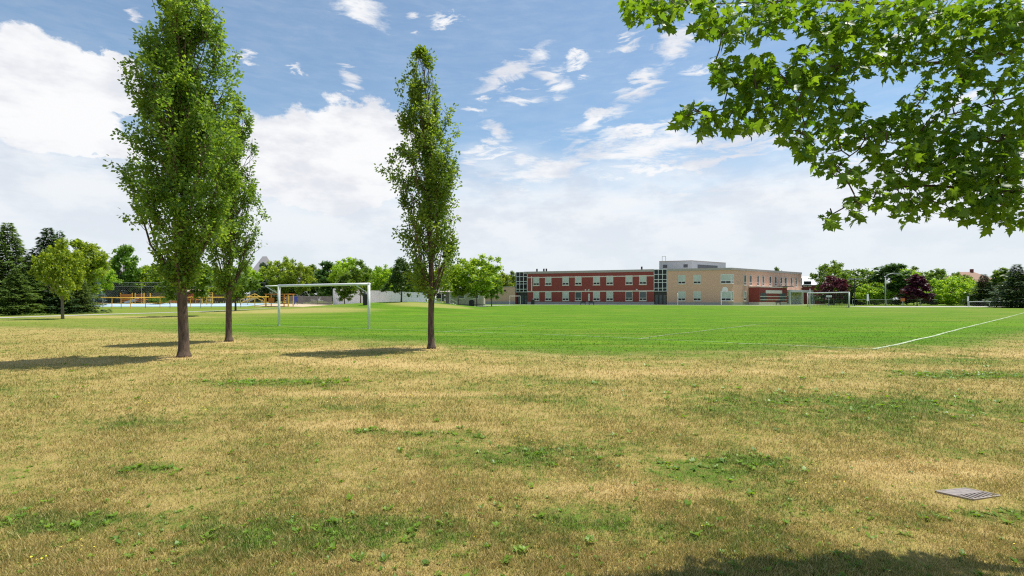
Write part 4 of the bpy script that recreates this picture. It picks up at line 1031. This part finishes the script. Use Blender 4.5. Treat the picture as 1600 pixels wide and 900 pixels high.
T = [
 # left edge
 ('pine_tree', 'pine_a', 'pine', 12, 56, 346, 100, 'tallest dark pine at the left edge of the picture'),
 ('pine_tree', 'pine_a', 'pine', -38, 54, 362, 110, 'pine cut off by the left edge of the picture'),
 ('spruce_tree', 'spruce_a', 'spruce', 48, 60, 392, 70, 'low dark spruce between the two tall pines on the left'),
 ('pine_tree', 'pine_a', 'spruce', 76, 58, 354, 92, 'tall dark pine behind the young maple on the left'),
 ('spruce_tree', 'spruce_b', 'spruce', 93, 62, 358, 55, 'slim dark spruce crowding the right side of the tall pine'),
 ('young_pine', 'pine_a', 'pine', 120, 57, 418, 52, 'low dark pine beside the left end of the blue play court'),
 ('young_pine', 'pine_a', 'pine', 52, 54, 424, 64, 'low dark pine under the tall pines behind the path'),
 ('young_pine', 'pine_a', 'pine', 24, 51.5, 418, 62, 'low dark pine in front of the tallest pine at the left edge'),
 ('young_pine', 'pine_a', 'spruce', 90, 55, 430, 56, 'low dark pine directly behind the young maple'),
 ('young_maple', 'round_c', 'leaf_bright', 98, 42, 372, 56, 'young bright green maple with a pale trunk standing before the pines'),
 ('light_green_tree', 'narrow_a', 'leaf_bright', 132, 80, 364, 44, 'slender yellow-green tree right of the young maple'),
 ('blue_spruce', 'spruce_b', 'blue_spruce', 141, 84, 418, 34, 'blue spruce tucked beside the yellow-green tree'),
 ('bright_tree', 'round_b', 'leaf_bright', 150, 100, 405, 44, 'bright tree in front of the beige roofed house'),
 ('poplar_tree', 'narrow_a', 'leaf_mid', 195, 108, 374, 30, 'tall poplar left of the first columnar tree'),
 ('dark_spruce', 'spruce_a', 'spruce', 176, 112, 400, 36, 'dark spruce behind the pale blue spruce and the high fence'),
 ('blue_spruce', 'spruce_b', 'blue_spruce', 187, 107.5, 421, 30, 'pale blue spruce standing behind the high court fence'),
 ('dark_spruce', 'spruce_a', 'spruce', 205, 110, 408, 38, 'broad dark spruce under the tall poplar'),
 ('bright_tree', 'round_a', 'leaf_bright', 228, 112, 413, 50, 'bright tree left of the first columnar tree, above the round shrub'),
 ('bright_tree', 'round_d', 'leaf_bright', 258, 114, 409, 56, 'bright broad tree half behind the first columnar tree'),
 ('green_tree', 'round_b', 'leaf_mid', 305, 116, 424, 52, 'green tree seen between the first two columnar trunks, above the orange tower'),
 ('bright_tree', 'round_a', 'leaf_bright', 335, 116, 415, 48, 'bright tree just left of the second columnar trunk'),
 ('bright_tree', 'round_c', 'leaf_bright', 378, 112, 408, 42, 'bright tree right of the second columnar trunk before the narrow house'),
 ('dark_cypress', 'narrow_a', 'spruce', 414, 118, 404, 18, 'narrow black-green cypress right of the narrow grey house'),
 ('bright_tree', 'round_b', 'leaf_bright', 441, 112, 401, 46, 'tall bright tree above the left goal post'),
 ('bright_tree', 'round_d', 'leaf_bright', 470, 110, 409, 38, 'bright tree above the left third of the goal crossbar'),
 ('green_tree', 'round_c', 'leaf_mid', 488, 118, 413, 34, 'dull green tree above the middle of the goal crossbar'),
 ('dark_green_tree', 'narrow_a', 'leaf_dark', 516, 108, 402, 36, 'dark upright tree above the middle of the goal crossbar'),
 ('bright_tree', 'round_a', 'leaf_bright', 543, 104, 401, 46, 'bright rounded tree with a feathery top, right part of the goal'),
 ('green_tree', 'round_c', 'leaf_mid', 563, 86, 406, 38, 'mid green tree on the mound above the right goal post'),
 ('green_tree', 'narrow_a', 'leaf_mid', 539, 82, 422, 24, 'slim green tree on the mound behind the right half of the goal'),
 ('green_tree', 'round_d', 'leaf_bright', 586, 108, 414, 30, 'pale green tree just right of the right goal post'),
 ('bright_tree', 'round_b', 'leaf_bright', 606, 106, 414, 38, 'bright tree behind the white fence left of the third columnar tree'),
 ('dark_ornamental_tree', 'cone', 'leaf_dark', 627, 66, 399, 44, 'small dark ornamental tree standing on top of the mound'),
 ('green_tree', 'round_a', 'leaf_mid', 652, 100, 422, 44, 'green tree hidden behind the third columnar tree, above the white fence'),
 ('green_tree', 'round_c', 'leaf_bright', 694, 112, 410, 36, 'pale tree showing right of the third columnar tree'),
 ('bright_tree', 'round_d', 'leaf_bright', 716, 92, 412, 48, 'bright tree in front of the portable classroom, left of its taller neighbour'),
 ('bright_tree', 'round_b', 'leaf_bright', 745, 90, 397, 66, 'tallest bright spreading tree left of the gym wing'),
 ('green_tree', 'round_a', 'leaf_mid', 768, 96, 418, 30, 'small green tree at the left corner of the gym wing'),
 ('yellow_shrub_tree', 'round_d', 'leaf_bright', 783, 156, 424, 34, 'yellow-green tree rising behind the gym wing roof'),
 ('green_tree', 'round_c', 'leaf_mid', 800, 160, 423, 24, 'dark green tree touching the left end of the school'),
 # right side
 ('green_tree', 'round_c', 'leaf_mid', 1213, 185, 417, 22, 'tree top peeking over the school roof'),
 ('green_tree', 'round_b', 'leaf_mid', 1300, 138, 407, 48, 'tall green tree above the purple tree right of the school'),
 ('purple_tree', 'round_a', 'purple', 1303, 118, 430, 35, 'round purple-leaved tree behind the far goal'),
 ('green_tree', 'bush', 'leaf_mid', 1338, 124, 419, 84, 'broad spreading green tree behind the double-headed lamp'),
 ('green_tree', 'bush', 'leaf_bright', 1366, 116, 440, 50, 'lower green tree spreading left of the street lamp'),
 ('dark_green_tree', 'narrow_a', 'leaf_dark', 1393, 116, 406, 46, 'tall dark tree directly behind the street lamp'),
 ('bright_tree', 'round_a', 'leaf_bright', 1417, 122, 418, 36, 'bright tree between the dark tree and the purple cone tree'),
 ('green_tree', 'round_c', 'leaf_mid', 1428, 126, 416, 26, 'green tree top directly behind the purple cone tree'),
 ('purple_tree', 'narrow_b', 'purple', 1433, 102.5, 427, 34, 'cone-shaped purple tree right of the street lamp'),
 ('green_tree', 'round_a', 'leaf_mid', 1462, 122, 419, 40, 'mid green tree behind the bright round tree on the right'),
 ('bright_tree', 'bush', 'leaf_bright', 1487, 108, 430, 70, 'broad low bright green tree left of the spruces'),
 ('green_tree', 'round_d', 'leaf_mid', 1500, 128, 424, 30, 'small green tree top left of the brown roof'),
 ('spruce_tree', 'spruce_a', 'spruce', 1537, 100, 427, 44, 'dark spruce in front of the brown roofed house'),
 ('green_tree', 'narrow_b', 'leaf_mid', 1565, 106, 417, 36, 'green tree between the two dark spruces'),
 ('spruce_tree', 'spruce_a', 'spruce', 1589, 84, 411, 62, 'largest dark spruce at the right edge of the picture'),
 ('green_tree', 'round_a', 'leaf_mid', 1625, 100, 415, 60, 'tree partly cut off by the right edge of the picture'),
 ('spruce_tree', 'spruce_b', 'spruce', 1670, 90, 420, 60, 'spruce just outside the right edge'),
 # two young trees in the park lawn behind the columnar trees
 ('young_tree', 'round_c', 'leaf_mid', 368, 60, 418, 44, 'young tree with a thin dark trunk just right of the second columnar trunk'),
 ('young_tree', 'round_c', 'leaf_mid', 287, 47, 392, 60, 'young tree hidden directly behind the first columnar tree'),
 ('green_shrub', 'bush', 'leaf_mid', 248, 90, 463, 30, 'low round shrub at the back edge of the blue play court'),
]
T += [('hedge_bush', 'bush', 'leaf_dark', 1345, 124, 456, 70, 'dark hedge bush under the spreading trees left of the street lamp'),
 ('hedge_bush', 'bush', 'leaf_dark', 1400, 124, 455, 66, 'dark hedge bush at the foot of the tall dark tree on the right'),
 ('hedge_bush', 'bush', 'leaf_dark', 1455, 124, 455, 60, 'dark hedge bush between the purple cone tree and the bright broad tree'),
 ('hedge_bush', 'bush', 'leaf_dark', 1515, 122, 455, 60, 'dark hedge bush left of the spruce before the brown roof'),
 ('hedge_bush', 'bush', 'leaf_dark', 1570, 122, 453, 66, 'dark hedge bush between the two right-hand spruces'),
 ('hedge_bush', 'bush', 'leaf_mid', 1636, 116, 450, 70, 'hedge bush at the right edge of the picture'),
 ('hedge_bush', 'bush', 'leaf_dark', 175, 120, 448, 60, 'dark hedge bush behind the high court fence below the poplar'),
 ('hedge_bush', 'bush', 'leaf_dark', 235, 122, 447, 66, 'dark hedge bush behind the low round shrub'),
 ('hedge_bush', 'bush', 'leaf_mid', 300, 122, 447, 60, 'hedge bush behind the orange play tower'),
 ('hedge_bush', 'bush', 'leaf_mid', 358, 122, 446, 60, 'hedge bush behind the play area at the second columnar trunk'),
 ('hedge_bush', 'bush', 'leaf_dark', 425, 122, 447, 50, 'dark hedge bush at the foot of the black-green cypress'),
 ('hedge_bush', 'bush', 'leaf_dark', 470, 116, 446, 56, 'dark hedge bush behind the picket fence seen through the goal'),
 ('hedge_bush', 'bush', 'leaf_dark', 522, 116, 445, 50, 'dark hedge bush behind the left end of the white fence'),
 ('hedge_bush', 'bush', 'leaf_mid', 580, 122, 448, 60, 'hedge bush behind the middle of the white fence'),
 ('hedge_bush', 'bush', 'leaf_mid', 640, 122, 450, 60, 'hedge bush behind the right end of the white fence'),
 ('hedge_bush', 'bush', 'leaf_dark', 720, 124, 452, 66, 'dark hedge bush behind the portable classroom'),
 ('hedge_bush', 'bush', 'leaf_dark', 1300, 132, 455, 46, 'dark hedge bush behind the round purple tree')]
for e in T:
    nm, key, mt, px, d, ty, w, lab = e
    w *= 1.30 if key[:2] in ('sp', 'pi') else 1.0 if key == 'bush' or px == 98 else 1.18
    cat = 'shrub' if 'bush' in nm or 'shrub' in nm and 'tree' not in nm else 'tree'
    plant(nm, key, mt, px, d, ty, w, lab, cat, bark='bark' if px in (368, 287, 627) else 'bark_grey')
# further tree line beyond everything, each a tree of its own
FT = [(-60, 150, 395), (215, 175, 418), (275, 170, 416), (320, 172, 421), (358, 168, 412), (428, 170, 414), (456, 176, 417), (503, 172, 416), (530, 168, 413), (574, 172, 418), (596, 176, 420), (622, 170, 424), (640, 168, 420), (672, 175, 425), (705, 172, 421),
      (1270, 190, 432), (1318, 180, 428), (1376, 178, 436), (1446, 176, 430), (1480, 180, 428), (1518, 184, 432), (1582, 180, 430), (1612, 176, 425)]
FLAB = ['far tree off the left edge beyond the pines', 'far tree left of the largest columnar tree beyond the bright trees', 'far tree behind the largest columnar crown',
 'far tree between the first two columnar trunks', 'far tree behind the middle columnar tree', 'far tree above the left goal post', 'far tree above the left part of the crossbar',
 'far tree just left of the middle of the crossbar', 'far tree just right of the middle of the crossbar', 'far tree above the right goal post', 'far tree right of the right goal post',
 'far tree behind the dark ornamental tree on the mound', 'far tree left of the slender columnar tree crown', 'far tree behind the slender columnar trunk', 'far tree behind the bright trees by the portable classroom',
 'far tree between the school and the round purple tree', 'far tree left of the double-headed lamp', 'far tree right of the street lamp beyond the dark tree', 'far tree between purple cone tree and bright broad tree',
 'far tree behind the bright broad tree on the right', 'far tree left of the spruce by the brown roof', 'far tree between the two right-hand spruces', 'far tree beyond the right picture edge']
for i, (px, d, ty) in enumerate(FT):
    near = min((t for t in T if abs(t[3]-px) < 60), key=lambda t: abs(t[3]-px), default=None)
    lab = FLAB[i]
    plant('background_tree', random.choice(['round_a', 'round_b', 'round_c', 'round_d']), random.choice(['leaf_mid', 'leaf_dark']), px, d, ty+2, 36, lab, 'tree', group='trees in the far tree line')

# ---------------------------------------------------------------- columnar trees
def columnar(label, bx, by, prof, lean, tr, seed, nlimb, nspr, per, leafL, cuts=()):
    rg = np.random.default_rng(seed); z0 = float(Hraw(bx, by))
    t = thing('columnar_tree', label, 'tree', (bx, by, z0), group='tall columnar trees in the near lawn')
    hs = np.array([p[0] for p in prof]); Ls = np.array([p[1] for p in prof]); Rs = np.array([p[2] for p in prof]); Ht = hs[-1]
    def axis(h):
        k = np.clip(h/Ht, 0, 1); return np.array([lean[0]*k**1.3+.03*math.sin(h*1.3+seed), lean[1]*k**1.3+.03*math.sin(h*1.7), h])
    ph = rg.uniform(0, 6.28, 6)
    def rad(h, th):
        c = math.cos(th); l = np.interp(h, hs, Ls); r = np.interp(h, hs, Rs); base = l*(1-c)/2+r*(1+c)/2
        return .95*base*(1+.15*math.sin(9.3*h+3*th+ph[3])+.15*math.sin(5.1*h-2*th+ph[4])+.16*math.sin(2*th+ph[0]+1.9*h)*abs(math.sin(th))+.10*math.sin(5*th+ph[1]+3.1*h))
    m = MB(); n = 16; hh = [0, .06, .18, .5, 1.0, 1.6]+list(np.linspace(2.2, Ht*.95, n))
    rr = [tr*(1.75 if h < .03 else 1.38 if h < .1 else 1.12 if h < .3 else 1.0 if h < 1.2 else .97 if h < 1.8 else max(.012, .95*(1-(h-1.6)/(Ht*.97-1.6))**.85)) for h in hh]
    m.tube([tuple(axis(h)-np.array([0, 0, .05 if h == 0 else 0])) for h in hh], rr, 14)
    # slight lumpiness in the bark outline
    mv = np.array(m.v); fl = 1+.05*np.sin(mv[:, 2]*9+np.arctan2(mv[:, 1], mv[:, 0])*3); ax = np.array([axis(max(0, z)) for z in mv[:, 2]]); mv[:, :2] = ax[:, :2]+(mv[:, :2]-ax[:, :2])*fl[:, None]; m.v = [tuple(v) for v in mv]
    m.obj('trunk', M['bark'], t, True)
    bm = MB(); limbs = []; hb = hs[0]
    for i in range(nlimb):
        h0 = hb+(Ht*.84-hb)*((i+rg.random())/nlimb)**1.15 if i > 8 else rg.uniform(hb*.88, hb+.5)
        th = i*2.39996+rg.normal(0, .3); dh = rg.uniform(1.3, 3.4)*(1-.45*h0/Ht); h1 = min(h0+dh, Ht*.97)
        r1 = rad(h1, th)*rg.uniform(.55, .92); pts = []
        th2 = th+rg.normal(0, .25)
        for q in np.linspace(0, 1, 8):
            h = h0+(h1-h0)*q**1.08; a = axis(h); rr_ = r1*(q**.72); tt = th+(th2-th)*q
            rr_ = min(rr_, rad(h, tt)*.93)
            pts.append(a+np.array([math.cos(tt)*rr_, math.sin(tt)*rr_, 0])+rg.normal(0, .018, 3)*(q > 0))
        r0 = tr*(.38 if i < 9 else .26)*(1-.6*h0/Ht); bm.tube([tuple(p) for p in pts], list(np.linspace(r0, .006, 8)), 6, False); limbs.append(np.array(pts))
    P = []; D = []; rn = []; NS = []
    limbs.append(np.array([axis(h) for h in np.linspace(Ht*.45, Ht*.98, 8)]))
    LP = np.concatenate(limbs)
    for i in range(nspr):
        lb = limbs[rg.integers(len(limbs))] if rg.random() > .10 else limbs[-1]; q = rg.uniform(.0, 1)**.8*7; k = int(min(q, 6)); f = q-k; s = lb[k]*(1-f)+lb[k+1]*f
        th = math.atan2(s[1]-axis(s[2])[1], s[0]-axis(s[2])[0]) if rg.random() < .75 else rg.uniform(0, 6.28); th += rg.normal(0, .8)
        if rg.random() < .22:
            h = hb+(Ht-hb)*rg.random()**.95; th = rg.uniform(0, 6.28); a = axis(h); rq = rad(h, th)*rg.random()**.5*.92
            tgt = a+np.array([math.cos(th)*rq, math.sin(th)*rq, 0]); k_ = np.argmin(np.linalg.norm(LP-tgt-np.array([0, 0, -.1]), axis=1)); s0_ = LP[k_]
            if i % 3 == 0: bm.tube([tuple(s0_), tuple((s0_+tgt)/2), tuple(tgt)], [.008, .006, .004], 4, False)
            s = tgt
        L = rg.uniform(.28, .75); d = np.array([math.cos(th)*.55, math.sin(th)*.55, rg.uniform(.3, 1.2)]); d /= np.linalg.norm(d); e = s+d*L
        a = axis(min(e[2], Ht)); re = math.hypot(e[0]-a[0], e[1]-a[1]); te = math.atan2(e[1]-a[1], e[0]-a[0]); lim = rad(min(e[2], Ht), te)*rg.uniform(.85, 1.06)
        if re > lim and re > .15: e[:2] = a[:2]+(e[:2]-a[:2])*lim/re
        if e[2] > Ht: e[2] = Ht-rg.uniform(0, .2)
        if i % 2 == 0: bm.tube([tuple(s), tuple((s+e)/2+np.array([0, 0, -.02])), tuple(e)], [.008, .006, .003], 4, False)
        nn = int(per*L/.5*rg.uniform(.6, 1.3)); tq = rg.uniform(.1, 1.05, nn)[:, None]; u = unit(rg.normal(size=(nn, 3)))
        p = s+(e-s)*tq+u*rg.uniform(.02, .15, (nn, 1)); P.append(p); D.append(u*.8+d*.3+np.array([0, 0, -.35])); ns_ = unit(rg.normal(size=3)*.6+np.array([math.cos(th)*.5, math.sin(th)*.5, .6])); NS.append(np.repeat(ns_[None], nn, 0)); rn.append(np.clip(rg.normal(rg.uniform(.1, .9), .2, nn), 0, 1))
    P, D, rn, NS = map(np.concatenate, (P, D, rn, NS))
    keep = np.ones(len(P), bool)
    for cx_, cz_, rx_, rz_ in cuts:
        dd = np.stack([(P[:, 0]-cx_)/rx_, (P[:, 2]-cz_)/rz_], -1); keep &= ((dd**2).sum(1) > 1) | (rg.random(len(P)) < .06)
    for _ in range(int(Ht*15)):   # hollows between the leafy shoots
        h = rg.uniform(hb+.6, Ht*.97); th = rg.uniform(0, 6.28); a = axis(h); q = rad(h, th)*rg.uniform(.35, 1.05); c = a+np.array([math.cos(th)*q, math.sin(th)*q, 0]); rr_ = rg.uniform(.11, .27)
        dd = (P-c)/np.array([rr_, rr_, rr_*rg.uniform(1.5, 2.8)]); keep &= (dd**2).sum(1) > 1
    P, D, rn = P[keep], D[keep], rn[keep]; n = len(P)
    NS = NS[keep]; N = unit(rg.normal(size=(n, 3))*.5+NS); V = leaf_quads(P, D, N, rg.uniform(.75, 1.25, n)*leafL, rg.uniform(.55, .85, n)*leafL)
    mobj('crown', npmesh('crown', V.reshape(-1, 3), np.arange(n*4).reshape(-1, 4), 4, M['leaf_pear'], {'rnd': rn}), t)
    bm.obj('limbs', M['bark'], t, True)
PR1 = [(1.95, .25, .3), (2.3, .6, .8), (2.77, .75, 1.0), (3.47, 1.1, 1.35), (4.17, 1.45, 1.5), (4.87, 1.65, 1.6), (5.57, 1.85, 1.6), (6.2, 1.5, 1.6), (6.4, 1.2, 1.6), (7.3, 1.3, 1.5), (7.75, 1.5, 1.55), (7.9, 1.05, 1.5), (8.6, .95, 1.45), (8.75, .95, 1.1), (9.3, .9, 1.0), (9.4, .7, .9), (9.8, .7, .7), (10.9, .05, .05)]
PR2 = [(1.8, .2, .2), (2.2, .55, .5), (3.2, .95, .85), (3.9, 1.1, 1.05), (4.75, 1.2, 1.45), (4.95, 1.2, 1.0), (5.9, 1.2, .95), (7.05, 1.0, .85), (8.0, .7, .6), (8.7, .3, .25), (9.0, .05, .05)]
PR3 = [(1.55, .2, .2), (1.95, .7, .65), (2.97, .9, .85), (4.0, 1.1, 1.08), (5.0, 1.3, 1.08), (6.15, 1.35, 1.0), (6.35, .95, 1.1), (6.8, .75, 1.1), (7.3, .9, 1.05), (7.6, 1.0, .9), (7.72, 1.0, .38), (8.55, .95, .28), (8.75, .5, .28), (9.1, .32, .28), (9.42, .22, .22), (9.55, .05, .05)]
columnar('largest columnar tree, leftmost in the near lawn, its top above the picture', -9.0, 14.0, PR1, (.0, 0), .125, 21, 64, 1750, 46, .092, [(-1.55, 6.65, .3, .35), (1.5, 5.3, .22, .3), (1.3, 8.9, .2, .25), (-1.05, 8.75, .22, .2), (-1.75, 4.6, .25, .25), (.45, 7.9, .10, .6), (-.45, 6.2, .09, .6)])
columnar('middle columnar tree, partly hidden behind the largest one', -10.62, 19.2, PR2, (.25, 0), .105, 22, 46, 900, 44, .096, [(1.15, 5.6, .25, .45), (.75, 7.6, .2, .3), (-1.2, 6.3, .2, .4)])
columnar('slender columnar tree standing alone right of the near goal', -2.56, 16.4, PR3, (-.28, 0), .10, 23, 50, 1000, 44, .092, [(-.75, 8.1, .10, .55), (.30, 7.4, .10, .45), (-1.25, 6.75, .3, .3), (.95, 5.9, .16, .2)])

# ---------------------------------------------------------------- maple at the upper right
LEAF = []
def maple_outline():
    half = [(0, 0), (.10, -.02), (.34, .02), (.20, .16), (.52, .34), (.40, .42), (.58, .62), (.30, .56), (.22, .60), (.26, .78), (.12, .80), (0, 1.08)]
    return half[:-1]+[(0, 1.08)]+[(-a, b) for a, b in half[1:-1]][::-1]
OUT = np.array(maple_outline())
def maple():
    rg = np.random.default_rng(31)
    tb = Vector((5.9, 2.7, 0)); t = thing('maple_tree', 'maple tree whose leafy branches hang into the upper right of the picture', 'tree', (tb.x, tb.y, 0.0))
    m = MB(); trunk = [(0, 0, -.1), (0, 0, .15), (.02, .02, 1.0), (-.03, .03, 2.0), (-.02, 0, 3.2), (.05, .05, 5.0), (0, 0, 7.0)]
    m.tube(trunk, [.24, .19, .16, .15, .12, .07, .02], 12); m.obj('trunk', M['bark_grey'], t, True)
    def W3(px, py, d): return Vector((Xp(px, d)-tb.x, d-tb.y, Zp(py, d)))
    Ls = [ [(0.0, 0, 1.9), W3(1640, 215, 3.5), W3(1560, 222, 3.55), W3(1460, 205, 3.6), W3(1400, 208, 3.55), W3(1340, 235, 3.4), W3(1300, 270, 3.3)],
           [(0, 0, 2.3), W3(1650, 70, 3.7), W3(1580, 82, 3.7), W3(1480, 97, 3.7), W3(1400, 100, 3.65), W3(1310, 104, 3.55), W3(1230, 130, 3.45), W3(1150, 165, 3.35), W3(1075, 180, 3.3)],
           [(0, 0, 2.7), W3(1700, -40, 3.6), W3(1560, -15, 3.7), W3(1400, 5, 3.7), W3(1280, 0, 3.6), W3(1150, 5, 3.5), W3(1050, 8, 3.4), W3(990, 12, 3.4)],
           [(0, 0, 1.95), W3(1660, 300, 3.3), W3(1560, 300, 3.35), W3(1450, 290, 3.35), W3(1370, 300, 3.3), W3(1300, 335, 3.2)],
           [W3(1650, 70, 3.7), W3(1600, 28, 3.6), W3(1500, 15, 3.55), W3(1420, 30, 3.5)],
           [W3(1640, 215, 3.5), W3(1600, 155, 3.6), W3(1540, 165, 3.6), W3(1480, 180, 3.6)],
           [W3(1230, 130, 3.45), W3(1190, 105, 3.45), W3(1140, 95, 3.4)],
           [W3(1400, 5, 3.7), W3(1330, 45, 3.6), W3(1280, 60, 3.55)],
           [W3(1310, 104, 3.55), W3(1270, 170, 3.5), W3(1250, 215, 3.45)],
           [(0, 0, 3.2), (-1.2, -1.2, 4.6), (-2.4, -2.2, 5.2)], [(0, 0, 3.0), (1.2, .8, 4.4), (2.4, 1.6, 5.2)], [(0, 0, 3.6), (-1.0, .5, 5.0), (-1.8, .9, 6.0)],
           [(0, 0, 3.4), (.8, -1.3, 4.8), (1.4, -2.3, 5.4)], [(0, 0, 2.4), (-.8, -1.3, 3.0), (-2.2, -2.4, 3.5)] ]
    bm = MB(); nodes = []
    for L in Ls:
        L = [Vector(p) for p in L]
        # smooth sampling
        pts = []
        for i in range(len(L)-1):
            a, b = L[i], L[i+1]; pa = L[max(i-1, 0)]; nb = L[min(i+2, len(L)-1)]
            for q in np.linspace(0, 1, 5)[:-1]:
                pts.append(.5*((2*a)+(b-pa)*q+(2*pa-5*a+4*b-nb)*q*q+(3*a-pa-3*b+nb)*q**3))
        pts.append(L[-1]); n = len(pts); big = .055 if L[0].xy.length < .2 else .014
        rr = [max(.004, big*(1-i/(n-1))**1.5) for i in range(n)]
        if L[0].xy.length < .2: 
            rr = [max(.004, (.05*(1-min(1, i/5))+.021*(1-i/(n-1))**1.1)) for i in range(n)]
        bm.tube(pts, rr, 7, False); nodes += [(p, i/n) for i, p in enumerate(pts) if i > 4]
    NL = [tuple(p) for p, _ in nodes]
    SP = [(1000,15,24,3.4),(1030,25,24,3.4),(1052,6,24,3.4),(985,6,16,3.35),(1025,2,24,3.45),(1110,10,26,3.45),(1130,38,28,3.45),(1103,42,18,3.4),(1152,55,20,3.45),(1170,12,32,3.5),(1210,18,32,3.55),(1250,18,36,3.6),(1200,48,20,3.5),(1080,2,20,3.4),
          (1300,25,42,3.6),(1285,60,34,3.6),(1350,18,42,3.65),(1400,38,42,3.7),(1450,18,42,3.7),(1500,30,42,3.7),(1550,28,46,3.7),(1590,60,42,3.7),(1340,70,38,3.65),(1400,88,36,3.7),(1450,78,38,3.7),(1500,82,30,3.7),(1590,15,40,3.6),(1540,75,24,3.7),
          (1130,100,20,3.4),(1160,112,30,3.4),(1128,128,18,3.4),(1192,102,26,3.45),(1150,148,28,3.4),(1190,143,34,3.45),(1108,182,20,3.35),(1080,175,20,3.3),(1064,188,13,3.3),(1100,202,12,3.3),(1140,186,26,3.35),(1180,186,28,3.4),(1222,176,32,3.4),(1230,132,36,3.45),
          (1262,100,36,3.5),(1240,205,28,3.45),(1270,165,38,3.5),(1302,140,32,3.5),(1310,195,38,3.5),(1278,238,24,3.4),(1300,108,34,3.55),(1262,225,20,3.4),(1295,262,12,3.35),
          (1350,210,32,3.5),(1390,205,28,3.5),(1340,168,18,3.5),(1372,240,26,3.45),(1335,272,17,3.35),(1310,252,14,3.35),
          (1420,200,34,3.55),(1460,228,42,3.55),(1505,205,30,3.55),(1540,232,42,3.5),(1590,205,38,3.5),(1420,258,36,3.4),(1470,278,40,3.4),(1522,280,42,3.4),(1575,285,42,3.4),(1600,332,30,3.35),(1400,298,28,3.35),(1362,308,22,3.3),(1332,316,17,3.25),
          (1296,340,12,3.2),(1440,318,26,3.35),(1500,325,26,3.35),(1552,328,30,3.35),(1338,338,12,3.25),(1420,166,22,3.55),(1478,150,16,3.6),(1545,138,18,3.6),(1590,118,30,3.6),(1600,165,24,3.6),(1500,120,26,3.65),(1560,175,22,3.6),(1510,168,18,3.6),(1470,180,20,3.55),(1580,250,34,3.4),(1490,250,34,3.4),(1430,235,30,3.45),(1550,305,30,3.35),(1520,110,24,3.6),(1340,105,22,3.6),(1448,135,16,3.6),(1320,280,10,3.3),(1385,270,22,3.4),(1415,332,16,3.3)]
    P = []; 
    def twig(c):
        A_ = np.array(NL); k = np.argmin(np.linalg.norm(A_-np.array(c[:]), axis=1)); s = Vector(A_[k]); L_ = (c-s).length
        pts = [s, s.lerp(c, .33)+Vector((0, 0, .10*L_))+Vector(rg.normal(0, .012, 3)), s.lerp(c, .68)+Vector((0, 0, .09*L_))+Vector(rg.normal(0, .012, 3)), c]
        bm.tube(pts, [.005, .004, .003, .0015], 5, False); NL.extend([tuple(pts[1]), tuple(pts[2]), tuple(c)])
    SP.sort(key=lambda q: min((Vector(nn)-W3(q[0], q[1], q[3])).length for nn in NL))
    for (px, py, r, d) in SP:
        d = d-.26 if px < 1270 else d-.2 if py < 130 else d-.06
        for _ in range(2):
            dd = d+rg.normal(0, .09); c = W3(px+rg.normal(0, r*.35), py+rg.normal(0, r*.3), dd); twig(c)
        rw = r/F*d; n = int(6+ (r/8.5)**2*4.2)
        for _ in range(n):
            a = rg.uniform(0, 6.28); q = rg.random()**.6; dd = d+float(np.clip(rg.normal(0, .12), -.3, .2)); P.append(W3(px+math.cos(a)*q*r*.95, py+math.sin(a)*q*r*.95, dd)[:])
    # rest of the crown outside the picture
    def ok(x, y, z):
        if y > .3:
            px = 800+x/y*F; py = HORY-(z-CAMZ)/y*F
            if -100 < px < 1640 and py > -60: return False
        k = 1/math.tan(R(SUN_EL)); sx, sy = x-math.sin(R(SUN_AZ))*k*z, y-math.cos(R(SUN_AZ))*k*z
        if sy > 3.12 and sx < sy*1.04: return False
        if sy > 2.65 and sx < 1.9: return False
        return (x*x+y*y+(z-1.5)**2) > 1.0
    cnt = 0
    while cnt < 5200:
        u = rg.normal(size=3); u /= np.linalg.norm(u); u *= rg.uniform(.5, 1)**.5
        x, y, z = tb.x+u[0]*3.6, tb.y-.3+u[1]*3.0, 4.6+u[2]*2.5
        if not ok(x, y, z): cnt += .2; continue
        P.append((x-tb.x, y-tb.y, z)); cnt += 1
    P = np.array(P); n = len(P)
    th = rg.uniform(0, 6.28, n); D = unit(np.stack([np.cos(th), np.sin(th), rg.uniform(-1.3, .1, n)], -1)); N = unit(rg.normal(size=(n, 3))*.55+np.array([0, -.1, .8])); Sd = unit(np.cross(D, N)); N = unit(np.cross(Sd, D))
    L = rg.uniform(.036, .082, n); K = len(OUT); cup = rg.uniform(-.3, .8, n); wv = rg.uniform(.72, 1.08, n); jit = rg.normal(0, .035, (n, len(maple_outline()), 2))
    V = np.empty((n, K+1, 3), np.float32); V[:, 0] = P+D*(L*.35)[:, None]
    for i, (a, b) in enumerate(OUT):
        rr = (a*a+(b-.35)**2); V[:, i+1] = P+(D*(b+jit[:, i, 1])[:, None]+Sd*(a*wv+jit[:, i, 0])[:, None]-N*(rr*cup)[:, None]+N*(abs(a)*.22))*L[:, None]
    base = (np.arange(n)*(K+1))[:, None, None]; tri = np.array([[0, i+1, (i+1) % K+1] for i in range(K)])[None]; Fc = (base+tri).reshape(-1, 3)
    rn = np.repeat(np.clip(rg.normal(.5, .3, n), 0, 1), K)
    mobj('crown', npmesh('crown', V.reshape(-1, 3), Fc, 3, M['leaf_maple'], {'rnd': rn}), t)
    bm.obj('limbs', M['bark'], t, True)
maple()
